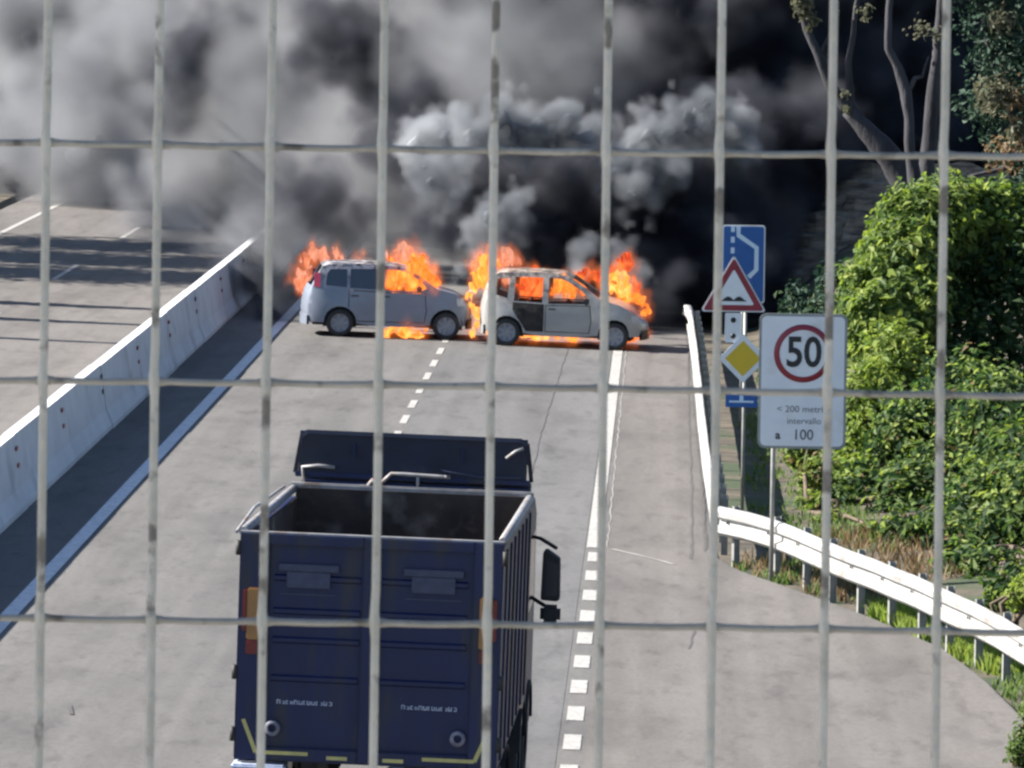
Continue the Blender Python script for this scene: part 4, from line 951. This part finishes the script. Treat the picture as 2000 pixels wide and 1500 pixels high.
# bumpy road triangle, plate, priority diamond, small blue plate on one pole
Y = 84.0; c = at(1436, 560, Y); g0 = gz(c.x); x0 = at(1452, 850, Y).x
sg = empty('road_sign', (x0, Y, g0)); tag(sg, 'red bordered triangle, dotted plate and yellow diamond on one pole', 'road sign')
pole(sg, 0, .07, -.2, 3.45, .028)
def Z(px, py): return at(px, py, Y).z - g0
def X(px, py): return at(px, py, Y).x - x0
def tri(x, z, r, rr):
    out = []
    for k in range(3):
        a = R(90 + 120 * k); cx, cz = (r - 2 * rr) * math.cos(a), (r - 2 * rr) * math.sin(a)
        out += [(x + cx + rr * math.cos(a + R(-60 + 120 * j / 5)), z + cz + rr * math.sin(a + R(-60 + 120 * j / 5))) for j in range(6)]
    return out
tx, tz = X(1433, 570), Z(1433, 572)
pt = plate('triangle_panel', tri(tx, tz, .60, .035), 0, -.02, .03, M_sback, sg)
plate('white_edge', tri(tx, tz, .585, .03), 0, -.023, -.0205, M_sw, pt)
plate('red_border', tri(tx, tz, .555, .03), 0, -.027, -.0235, M_sred, pt)
plate('white_field', tri(tx, tz, .375, .02), 0, -.031, -.0275, M_sw, pt)
b_ = [(-.20, 0), (-.20, .015)] + [(-.17 + .34 * k / 16, .02 + .055 * abs(math.sin(2 * math.pi * k / 16))) for k in range(17)] + [(.20, .015), (.20, 0)]
plate('bump_symbol', [(tx + a, tz - .13 + b) for a, b in b_], 0, -.035, -.0315, M_sblk, pt)
px_, pz_ = X(1432, 640), Z(1432, 640)
pp = plate('dotted_plate', rrect(.26, .46, .02), pz_, -.01, .03, M_sw, sg, px_)
for dz in (.12, -.13):
    MB().lathe([(0, -.018), (.042, -.018), (.042, -.0105)], (px_, 0, pz_ + dz), 'y', 20).build('black_dot', M_sblk, pp)
dx, dz = X(1451, 700), Z(1451, 700)
def dia(r, rr): return [(r * math.cos(R(90 * k)), r * math.sin(R(90 * k))) for k in range(4)]
dp = plate('diamond_panel', dia(.385, 0), dz, -.03, -.005, M_sw, sg, dx)
plate('yellow_field', dia(.28, 0), dz, -.034, -.0305, M_syel, dp, dx)
bx, bz = X(1448, 780), Z(1448, 780)
bp_ = plate('blue_plate', rrect(.50, .25, .02), bz, -.01, .03, M_sblue, sg, bx)
plate('symbol', [(-.19, -.05), (.19, -.05), (.19, -.02), (.03, -.02), (.03, .06), (-.03, .06), (-.03, -.02), (-.19, -.02)], bz, -.013, -.0105, M_slb, bp_, bx)
plate('symbol', [(-.16, .075), (-.07, .075), (-.07, .1), (-.16, .1)], bz, -.013, -.0105, M_slb, bp_, bx)
# blue lane panel
Y = 100.0; x0 = at(1452, 515, Y).x; g0 = gz(x0)
sg = empty('road_sign', (x0, Y, g0)); tag(sg, 'tall blue lane merging sign standing behind the red triangle', 'road sign')
z0_, z1_ = at(1452, 592, Y).z - g0, at(1452, 440, Y).z - g0; zc = (z0_ + z1_) / 2
pole(sg, 0, .06, -.2, z1_ - .05, .035)
pl = plate('panel', rrect(.80, z1_ - z0_, .05), zc, 0, .03, M_sw, sg); plate('blue_field', rrect(.75, z1_ - z0_ - .05, .04), zc, -.004, -.0005, M_sblue, pl)
def stroke(pts, w_):
    out = []; l = [Vector(p) for p in pts]
    for s in (1, -1):
        seq = range(len(l)) if s > 0 else range(len(l) - 1, -1, -1)
        for i in seq:
            d = (l[min(i + 1, len(l) - 1)] - l[max(i - 1, 0)]).normalized(); n = Vector((-d.y, d.x)) * s; out.append(tuple(l[i] + n * w_ / 2))
    return out
plate('merging_arrow', stroke([(-.10, .70), (-.10, .54), (.24, .31), (.24, -.10), (.10, -.24)], .085), zc, -.008, -.0045, M_slb, pl)
for k in range(3): plate('lane_dash', [(-.24, .60 - .2 * k), (-.17, .60 - .2 * k), (-.17, .71 - .2 * k), (-.24, .71 - .2 * k)], zc, -.008, -.0045, M_slb, pl)
plate('lane_line', stroke([(-.30, -.70), (-.30, -.2), (-.2, 0)], .06), zc, -.008, -.0045, M_slb, pl)
# curved end of the straight rail
fe = MB(); fe.tube([(.50, 115.9, .62), (.48, 116.3, .70), (.42, 116.5, .78), (.33, 116.5, .80)], [.07, .10, .13, .10], 10)
gr_ = [o for o in C.objects if o.name == 'guardrail'][0]
oe = fe.build('rail_end', M_galv, gr_); oe.location = (-gr_.location.x, -gr_.location.y, -gr_.location.z)
# ---------------------------------------------------------------- plants
def leaf_mat(name, c1, c2, c3, trans=.4, rough=.62):
    m = bpy.data.materials.new(name); m.use_nodes = True; t = NT(m.node_tree)
    for n in list(t.n): t.n.remove(n)
    g = t.new('ShaderNodeNewGeometry'); cr = t.new('ShaderNodeValToRGB'); e = cr.color_ramp.elements
    e[0].color = (*c1, 1); e[1].color = (*c3, 1); k = e.new(.55); k.color = (*c2, 1)
    nz = t.new('ShaderNodeTexNoise', i_Scale=.9, i_Detail=3.0); t.link(g.outputs['Position'], nz.inputs['Vector'])
    f = t.math('ADD', t.math('MULTIPLY', g.outputs['Random Per Island'], .55), t.math('MULTIPLY', t.math('SUBTRACT', nz.outputs[0], .28), 1.1))
    t.link(f, cr.inputs[0])
    b = t.new('ShaderNodeBsdfPrincipled', i_Roughness=rough); b.inputs['Specular IOR Level'].default_value = .18; t.link(cr.outputs[0], b.inputs['Base Color'])
    tl = t.new('ShaderNodeBsdfTranslucent'); hs = t.new('ShaderNodeHueSaturation', i_Saturation=1.15, i_Value=1.5); t.link(cr.outputs[0], hs.inputs['Color']); t.link(hs.outputs[0], tl.inputs[0])
    ms = t.new('ShaderNodeMixShader'); ms.inputs[0].default_value = trans; t.link(b.outputs[0], ms.inputs[1]); t.link(tl.outputs[0], ms.inputs[2])
    out = t.new('ShaderNodeOutputMaterial'); t.link(ms.outputs[0], out.inputs[0]); return m
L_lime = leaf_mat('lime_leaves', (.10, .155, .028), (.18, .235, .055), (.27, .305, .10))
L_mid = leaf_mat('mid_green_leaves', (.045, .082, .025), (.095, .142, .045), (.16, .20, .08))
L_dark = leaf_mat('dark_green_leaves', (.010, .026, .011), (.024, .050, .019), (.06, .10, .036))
L_blue = leaf_mat('dull_green_leaves', (.015, .035, .025), (.03, .06, .04), (.06, .09, .06), .15)
L_dry = leaf_mat('dry_leaves', (.08, .06, .032), (.15, .105, .06), (.22, .17, .10), .3)
L_pale = leaf_mat('pale_leaves', (.06, .065, .04), (.12, .12, .08), (.17, .17, .12), .3)
def leaves(name, blobs, n, size, m, parent=None, seed=0, droop=.25, shell=.45, asp=.6, lump=.28):
    """blobs: (centre, radius or (rx, ry, rz)). Folded leaves scattered through uneven crowns."""
    rnd = random.Random(seed); bl = []
    for c_, r in blobs:
        r = (r, r, r) if isinstance(r, (int, float)) else r; bl.append((Vector(c_), r))
    wts = [r[0] * r[2] + r[1] * r[2] for c_, r in bl]; vs = []; fs = []
    for i in range(n):
        c_, r = rnd.choices(bl, wts)[0]
        d = Vector((rnd.gauss(0, 1), rnd.gauss(0, 1), rnd.gauss(0, 1))).normalized()
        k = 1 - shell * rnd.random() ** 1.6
        k *= 1 + lump * mnoise.noise(Vector((c_.x + d.x * 2.2, c_.y + d.y * 2.2, c_.z + d.z * 2.2)) * 1.3 + Vector((seed, 0, 0))) * 2
        p = c_ + Vector((d.x * r[0], d.y * r[1], d.z * r[2])) * k
        if p.z < hz(p.x, p.y) - .05: continue
        nrm = (d + Vector((rnd.gauss(0, .55), rnd.gauss(0, .55), rnd.gauss(0, .55) + .35))).normalized()
        a = nrm.cross(Vector((rnd.gauss(0, 1), rnd.gauss(0, 1), rnd.gauss(-droop * 3, .6)))).normalized(); b = nrm.cross(a)
        s = size * rnd.uniform(.55, 1.35); f_ = nrm * s * .14
        k0 = len(vs)
        vs += [p - b * s * .5, p + a * s * asp * .5 - f_ * .2 + f_, p + b * s * .6 - f_ * 1.2, p - a * s * asp * .5 + f_ * .8]
        fs += [(k0, k0 + 1, k0 + 2), (k0, k0 + 2, k0 + 3)]
    me = bpy.data.meshes.new(name); me.from_pydata([tuple(v) for v in vs], [], fs); me.update()
    return obj(name, me, m, parent)
M_bark = mat('bark', (.014, .014, .018), (.042, .041, .048), .9, scale=3, detail=9, stretch=(1, 1, .25), bump=.8, bscale=10, world=True)
M_twig = mat('twig', (.06, .045, .03), (.12, .09, .06), .9, scale=8)
def P3(px, py, Y): return at(px, py, Y)
def bush(name, label, base, blobs, layers, stems, group=None):
    """layers: (leaf part name, leaf count, size, material, shell). Crown points are relative to the world, the root stands at base."""
    root = empty(name, base); tag(root, label, 'bush', group); inv = Vector(base)
    for i, (n, size, m, shell, bl) in enumerate(layers):
        o = leaves('foliage', bl or blobs, n, size, m, root, seed=len(label) + i, shell=shell); o.location = -inv
    rnd = random.Random(len(label)); q = None
    for k in range(stems):
        c_, r = rnd.choice(blobs); r = r if isinstance(r, (int, float)) else r[0]
        b0 = Vector((base[0] + rnd.uniform(-.3, .3), base[1] + rnd.uniform(-.2, .2), base[2] - .1)); tip = Vector(c_) + Vector((rnd.uniform(-.5, .5), rnd.uniform(-.6, .2), rnd.uniform(.1, .5))) * r
        mid = b0.lerp(tip, .5) + Vector((rnd.uniform(-.3, .3), rnd.uniform(-.3, .1), .15))
        o = MB().tube([b0, b0.lerp(mid, .6), mid, mid.lerp(tip, .5) + Vector((0, 0, .05)), tip], [.05, .04, .03, .02, .008], 6).build('stem', M_twig, root); o.location = -inv
    return root
def bb(px, py, Y, r): return (P3(px, py, Y), r)
def base_of(px, py, Y):
    p = P3(px, py, Y); return (p.x, Y, hz(p.x, Y))
big = [bb(1790, 470, 97, .85), bb(1860, 450, 97.5, .9), bb(1940, 455, 98, .9), bb(2010, 450, 98, .9), bb(1740, 560, 96, .85), bb(1720, 640, 95, .75), bb(1830, 560, 97, 1.0), bb(1930, 560, 97.5, 1.1), bb(2040, 560, 97, 1.2), bb(1830, 690, 95.5, 1.1), bb(1950, 700, 96, 1.2), bb(1770, 520, 96, .7)]
lit_left = [bb(1790, 460, 96.6, .85), bb(1730, 560, 95.6, .80), bb(1712, 640, 94.6, .72), bb(1850, 435, 97.2, .85), bb(1765, 510, 95.8, .75), bb(1940, 440, 97.6, .8), bb(1780, 600, 95, .7)]  # sunlit left of the crown, painted in with lighter leaves; the hollow stays dark
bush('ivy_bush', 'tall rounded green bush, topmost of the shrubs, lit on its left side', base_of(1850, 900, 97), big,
     [(9000, .17, L_dark, .8, None), (9500, .17, L_mid, .35, lit_left), (7500, .18, L_lime, .25, lit_left), (1600, .17, L_mid, .25, None)], 14)
bush('lime_bush', 'bright yellow-green bush standing close behind the 50 speed limit sign', base_of(1690, 1000, 90),
     [bb(1700, 770, 90, .62), bb(1690, 860, 89.5, .6), bb(1745, 700, 91, .62), bb(1655, 950, 88.5, .45), bb(1700, 940, 89, .5), bb(1790, 740, 91, .5)],
     [(4200, .15, L_lime, .5, None), (1500, .15, L_mid, .8, None)], 8)
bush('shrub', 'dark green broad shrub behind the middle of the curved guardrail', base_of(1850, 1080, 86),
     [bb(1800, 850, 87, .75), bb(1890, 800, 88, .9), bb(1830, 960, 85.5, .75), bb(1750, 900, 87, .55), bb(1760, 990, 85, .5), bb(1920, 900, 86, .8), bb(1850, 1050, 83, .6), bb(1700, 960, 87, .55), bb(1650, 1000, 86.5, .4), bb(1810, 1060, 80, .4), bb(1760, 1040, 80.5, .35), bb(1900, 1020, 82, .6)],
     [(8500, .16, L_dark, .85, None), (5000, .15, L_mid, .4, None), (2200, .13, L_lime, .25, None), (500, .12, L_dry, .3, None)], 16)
bush('shrub', 'glossy green shrub at the right end of the row, hanging over the guardrail', base_of(1990, 1130, 80),
     [bb(1930, 1000, 81, .75), bb(2000, 930, 82, .9), bb(1990, 1070, 80, .75), bb(1900, 1080, 80, .5), bb(2060, 1000, 80, 1.0), bb(1965, 820, 84, .8), bb(1945, 1130, 77, .5), bb(1880, 1110, 77.5, .42), bb(2010, 1170, 74, .5), bb(1960, 1170, 74, .3)],
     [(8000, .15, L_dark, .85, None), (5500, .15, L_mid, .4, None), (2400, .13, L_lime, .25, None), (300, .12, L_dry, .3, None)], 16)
bush('small_shrub', 'small feathery shrub by the near edge of the slip road', base_of(2000, 1500, 60.5),
     [bb(2000, 1440, 60.5, .17), bb(1985, 1470, 60.3, .14), bb(2015, 1480, 60.4, .2), bb(2010, 1400, 60.6, .12)], [(900, .07, L_mid, .9, None)], 5)
bush('low_shrub', 'low light green plant beside the right end of the guardrail', base_of(1995, 1170, 72),
     [bb(1998, 1165, 72, .24), bb(2020, 1150, 72, .3)], [(700, .10, L_lime, .8, None)], 4)
bush('dark_shrub', 'dark low scrub at the foot of the earth bank behind the blue sign', base_of(1590, 650, 108),
     [bb(1560, 590, 108, .40), bb(1605, 620, 107, .45), bb(1545, 640, 107, .35), bb(1630, 560, 109, .45), bb(1590, 700, 104, .4), bb(1545, 720, 103, .35), bb(1520, 800, 98, .35)],
     [(2600, .14, L_blue, .9, None), (900, .13, L_dark, .6, None)], 6)
bush('creeper', 'trailing greenery on the verge behind the speed sign poles', base_of(1600, 1000, 86),
     [bb(1600, 930, 88, .38), bb(1585, 1000, 86, .3), bb(1630, 1040, 84, .35), bb(1700, 1060, 82, .3), bb(1560, 880, 90, .3)],
     [(2000, .12, L_mid, .9, None), (1300, .12, L_lime, .5, None), (260, .12, L_dry, .5, None)], 5)
# grass, dry weeds
def tufts(name, label, spots_, m, h, n, seed, kind='stuff'):
    rnd = random.Random(seed); vs = []; fs = []
    for (x, y, r) in spots_:
        for k in range(n):
            a = rnd.uniform(0, 2 * math.pi); q = r * math.sqrt(rnd.random()); X, Y = x + q * math.cos(a), y + q * 2.2 * math.sin(a)
            if X < edge_x(Y) + .03: continue
            z = hz(X, Y) - .05; hh = h * rnd.uniform(.4, 1.2); b = rnd.uniform(0, math.pi); w_ = .012 + .01 * rnd.random()
            dx, dy = math.cos(b) * w_, math.sin(b) * w_; lx, ly = rnd.gauss(0, .35) * hh, rnd.gauss(0, .35) * hh; k0 = len(vs)
            vs += [(X - dx, Y - dy, z), (X + dx, Y + dy, z), (X + dx * .7 + lx * .5, Y + dy * .7 + ly * .5, z + hh * .6), (X - dx * .7 + lx * .5, Y - dy * .7 + ly * .5, z + hh * .6), (X + lx, Y + ly, z + hh)]
            fs += [(k0, k0 + 1, k0 + 2, k0 + 3), (k0 + 3, k0 + 2, k0 + 4)]
    me = bpy.data.meshes.new(name); me.from_pydata(vs, [], fs); o = obj(name, me, m); tag(o, label, None, None, kind); return o
verge = []
rnd = random.Random(12)
for k in range(230):
    y = rnd.uniform(57, 79); verge.append((edge_x(y) + rnd.uniform(.1, 1.7), y, rnd.uniform(.10, .3)))
for k in range(160):
    y = rnd.uniform(79, 112); verge.append((rnd.uniform(1.5, 3.4), y, rnd.uniform(.15, .4)))
tufts('grass', 'short mixed grass along the verge under the guardrail', verge, L_mid, .13, 26, 3)
dryspots = [(lambda p: (p.x, p.y, .5))(on(px, py)) for px, py in ((1740, 1100), (1780, 1120), (1700, 1070), (1650, 1060), (1780, 1080), (1820, 1130), (1560, 1120), (1470, 1105), (1690, 1160), (1620, 1150))]
tufts('dry_grass', 'dry orange-brown weeds behind the curved guardrail', dryspots, L_dry, .26, 80, 5)
tufts('bright_grass', 'fresh yellow-green grass at the foot of the guardrail', [(lambda p: (p.x, p.y, .32))(on(px, py)) for px, py in ((1900, 1275), (1930, 1285), (1960, 1300), (1760, 1225), (1740, 1200), (1790, 1235))], L_lime, .22, 420, 6)

# ---------------------------------------------------------------- trees before the dark smoke
def tree(name, label, limbs, crown, layers, base):
    root = empty(name, base); tag(root, label, 'tree'); inv = Vector(base)
    for i, (pts, rad) in enumerate(limbs):
        P_ = [Vector(p) for p in pts]; fine = []; rr = []
        for j in range(len(P_) - 1):
            for k in range(4):
                t = k / 4; q = P_[j].lerp(P_[j + 1], t); fine.append(q + Vector((mnoise.noise(q * 1.5), mnoise.noise(q * 1.5 + Vector((9, 0, 0))), 0)) * .05); rr.append((rad[j] + (rad[j + 1] - rad[j]) * t) * (1 + .15 * mnoise.noise(q * 3)))
        fine.append(P_[-1]); rr.append(rad[-1])
        o = MB().tube(fine, rr, 10).build('trunk' if i == 0 else 'branch', M_bark, root); o.location = -inv
    for i, (n, size, m, shell, bl) in enumerate(layers):
        o = leaves('crown' if i == 0 else 'leaf_cluster', bl or crown, n, size, m, root, seed=len(label) + i, shell=shell, lump=.4); o.location = -inv; o['kind'] = 'stuff'
    return root
Y = 108
tree('leaning_tree', 'leaning grey tree trunk reaching up to the left out of the bushes into the smoke',
     [([P3(1900, 740, Y), P3(1850, 520, Y), P3(1790, 400, Y), P3(1740, 310, Y), P3(1690, 255, Y), P3(1655, 215, Y)], [.40, .34, .30, .26, .19, .14]),
      ([P3(1655, 215, Y), P3(1625, 170, Y), P3(1598, 105, Y), P3(1575, 55, Y), P3(1555, -10, Y), P3(1530, -90, Y), P3(1500, -200, Y)], [.13, .11, .09, .07, .055, .045, .03]),
      ([P3(1700, 262, Y), P3(1660, 205, Y), P3(1655, 120, Y), P3(1668, 40, Y), P3(1690, -80, Y), P3(1720, -220, Y)], [.12, .09, .06, .05, .04, .03]),
      ([P3(1600, 110, Y), P3(1615, 80, Y), P3(1640, 20, Y)], [.05, .035, .02])],
     [bb(1520, -260, Y, 1.4), bb(1700, -300, Y + 1, 1.7), bb(1620, -220, Y, 1.0)],
     [(2600, .16, L_dark, .9, None), (260, .12, L_pale, .9, [bb(1572, 18, Y - .2, .22), bb(1590, 40, Y - .2, .16), bb(1563, -5, Y - .2, .22), bb(1580, 55, Y - .2, .10)]), (60, .10, L_pale, .9, [bb(1650, 185, Y - .2, .10), bb(1655, 215, Y - .2, .1)])],
     (P3(1900, 740, Y).x, Y, hz(P3(1900, 740, Y).x, Y)))
Y = 106
tree('forked_tree', 'slender forked grey tree rising just left of the tall rounded bush',
     [([P3(1830, 740, Y), P3(1805, 450, Y), P3(1785, 340, Y), P3(1778, 290, Y), P3(1776, 230, Y), P3(1770, 180, Y), P3(1752, 130, Y), P3(1736, 95, Y), P3(1735, 40, Y), P3(1738, -60, Y), P3(1745, -220, Y)], [.20, .17, .14, .11, .10, .12, .09, .075, .07, .06, .04]),
      ([P3(1775, 175, Y), P3(1785, 152, Y), P3(1800, 150, Y), P3(1815, 110, Y)], [.06, .045, .03, .015]),
      ([P3(1805, 450, Y + .5), P3(1812, 320, Y + .6), P3(1815, 240, Y + .6), P3(1828, 140, Y + .6), P3(1838, 30, Y + .6), P3(1850, -120, Y + .6)], [.18, .16, .15, .12, .10, .08])],
     [bb(1760, -280, Y, 1.5), bb(1860, -220, Y + 1, 1.5)],
     [(2200, .15, L_dark, .9, None), (120, .10, L_pale, .9, [bb(1800, 55, Y + .4, .3), bb(1830, 70, Y + .4, .22), bb(1690, 25, Y + .5, .2)])],
     (P3(1830, 740, Y).x, Y, hz(P3(1830, 740, Y).x, Y)))
Y = 110
tree('dark_tree', 'dense dark green tree in the shade of the smoke above the bushes, furthest right',
     [([P3(2060, 700, Y), P3(2050, 400, Y), P3(2030, 100, Y), P3(2020, -200, Y)], [.3, .26, .2, .1]), ([P3(2050, 400, Y), P3(1975, 230, Y), P3(1930, 90, Y), P3(1900, -60, Y)], [.14, .10, .07, .04]), ([P3(2040, 250, Y), P3(1960, 330, Y), P3(1890, 345, Y)], [.09, .06, .03])],
     [bb(1960, 60, Y, 1.0), bb(2040, 120, Y, 1.3), bb(1900, -60, Y, .9), bb(1990, 280, Y + .5, .75), bb(2050, 330, Y, 1.0), bb(1930, 200, Y + .5, .65), bb(1980, -120, Y, 1.3)],
     [(8500, .15, L_blue, .9, None), (700, .14, L_pale, .9, [bb(1945, 185, Y - .8, .45), bb(1990, 255, Y - .8, .3), bb(1960, 40, Y - 1, .3)]), (320, .13, L_dry, .9, [bb(1970, 300, Y - .8, .5), bb(1990, 200, Y - .9, .4)])],
     (P3(2060, 700, Y).x, Y, hz(P3(2060, 700, Y).x, Y)))
# cypresses and a wood beyond the far guardrail: their shadows lie across the opposite carriageway
L_cyp = leaf_mat('cypress_leaves', (.012, .03, .012), (.025, .05, .02), (.05, .08, .03), .1)
def cypress(label, x, y, h, r, n=2600):
    g0 = hz(x, y); root = empty('cypress', (x, y, g0)); tag(root, label, 'tree', 'trees along the outer verge of the opposite carriageway')
    MB().tube([(0, 0, -.1), (0, 0, h * .5), (0, 0, h * .93)], [.16, .10, .03], 8).build('trunk', M_bark, root)
    rnd = random.Random(int(y * 10)); bl = [((x, y, g0 + h * (.12 + .8 * k / 6)), (r * (1 - .11 * k), r * (1 - .11 * k), h * .12)) for k in range(7)]
    o = leaves('crown', bl, n, .26, L_cyp, root, seed=int(y), shell=.5); o.location = (-x, -y, -g0)
for i, (y, h, r) in enumerate(((112.3, 7.2, .32), (117.2, 7.6, .6), (121.6, 7.8, .8))):
    cypress(('slim cypress nearest the bridge', 'middle cypress of the three', 'thickest cypress of the three')[i] + ', casting a shadow band over the opposite road', -21.5, y, h, r)
for i, (y, r) in enumerate(((131.5, 3.0), (137, 3.4), (142.5, 3.2))):
    x = -24.0; g0 = hz(x, y)
    tree('round_tree', ('nearest', 'middle', 'farthest')[i] + ' of three round dark trees beyond the far guardrail',
         [([(x, y, g0 - .2), (x + .2, y, g0 + 3), (x, y + .3, g0 + 6)], [.3, .22, .1])],
         [((x, y, g0 + 6.5), (r, r * .9, 3.4)), ((x + .9, y + .5, g0 + 8.2), (r * .7, r * .7, 2.4)), ((x + 1.2, y - .6, g0 + 4.6), (r * .6, r * .7, 1.8))], [(5200, .34, L_dark, .6, None)], (x, y, g0))

# ---------------------------------------------------------------- bridge deck and the welded mesh fence before the lens
M_deck = mat('bridge_concrete', (.30, .29, .28), (.40, .39, .37), .9, scale=2, bump=.3)
tag(MB().box(-30, 30, -4.5, 3.35, 7.45, 7.95).build('bridge_deck', M_deck), kind='structure')
M_wire = mat('fence_wire', (.32, .30, .25), (.42, .395, .34), .5, .03, scale=30, detail=5, bump=.15, bscale=160, spots=((.12, .105, .085), 42, .58, .66))
M_wire2 = mat('fence_wire_shaded', (.20, .188, .16), (.28, .262, .225), .55, .03, scale=30, detail=5, bump=.15, bscale=160, spots=((.08, .07, .055), 42, .56, .66))  # darker copy of the wire colour: shade on the level wires is painted in
FY = 2.955
fence = empty('mesh_fence', (-.09, FY, 7.95)); LEAN = R(5.14)   # the fence leans outwards a little
tag(fence, 'galvanised welded wire mesh fence on the bridge, close before the viewer', 'fence')
o0 = at(529, 290, FY)                    # a weld: third upright, first level wire
# (the lean is applied once the wires are in place)
dxw, dzw = .06168, .1307
zl = [o0.z + dzw * k for k in range(-12, 5)]
def kink(z):
    """the uprights step a little over every level wire"""
    s = 0
    for q in zl:
        d = (z - q) / .012; s += math.exp(-d * d) * .0
        s -= .0006 * max(0, 1 - abs(z - q - .005) / .014)
    return s
rnd = random.Random(77)
for k in range(-8, 13):
    x = o0.x + dxw * k; pts = []; rad = []; ph = rnd.uniform(0, 6)
    z = zl[0] - .03
    lean = rnd.uniform(-.0005, .0005)
    while z < zl[-1] + .05:
        near = min(abs(z - q) for q in zl)
        pts.append((x + kink(z) + lean * math.sin(z * 5 + ph) - fence.location.x, -.0028, z - fence.location.z)); rad.append(.0024 + .0007 * max(0, 1 - near / .008))
        z += .0040 if near < .025 else .012
    MB().tube(pts, rad, 12).build('upright_wire', M_wire, fence)
for j, z in enumerate(zl):
    pts = []; x = o0.x - 8.6 * dxw; rad = []
    while x < o0.x + 12.6 * dxw:
        ph = ((x - o0.x) / dxw) % 1; near = min(ph, 1 - ph) * dxw
        sag = .0005 * math.sin(x * 9 + j * 2) + .00025 * math.cos(ph * 2 * math.pi)
        pts.append((x - fence.location.x, .0028, z + sag - fence.location.z)); rad.append(.0019 + .0014 * max(0, 1 - near / .006))
        x += .004
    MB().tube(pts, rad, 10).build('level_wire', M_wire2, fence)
fence.rotation_euler = (-LEAN, 0, 0); fence.location.y = FY - (o0.z - 7.95) * math.tan(LEAN); fence.location.z += .0071
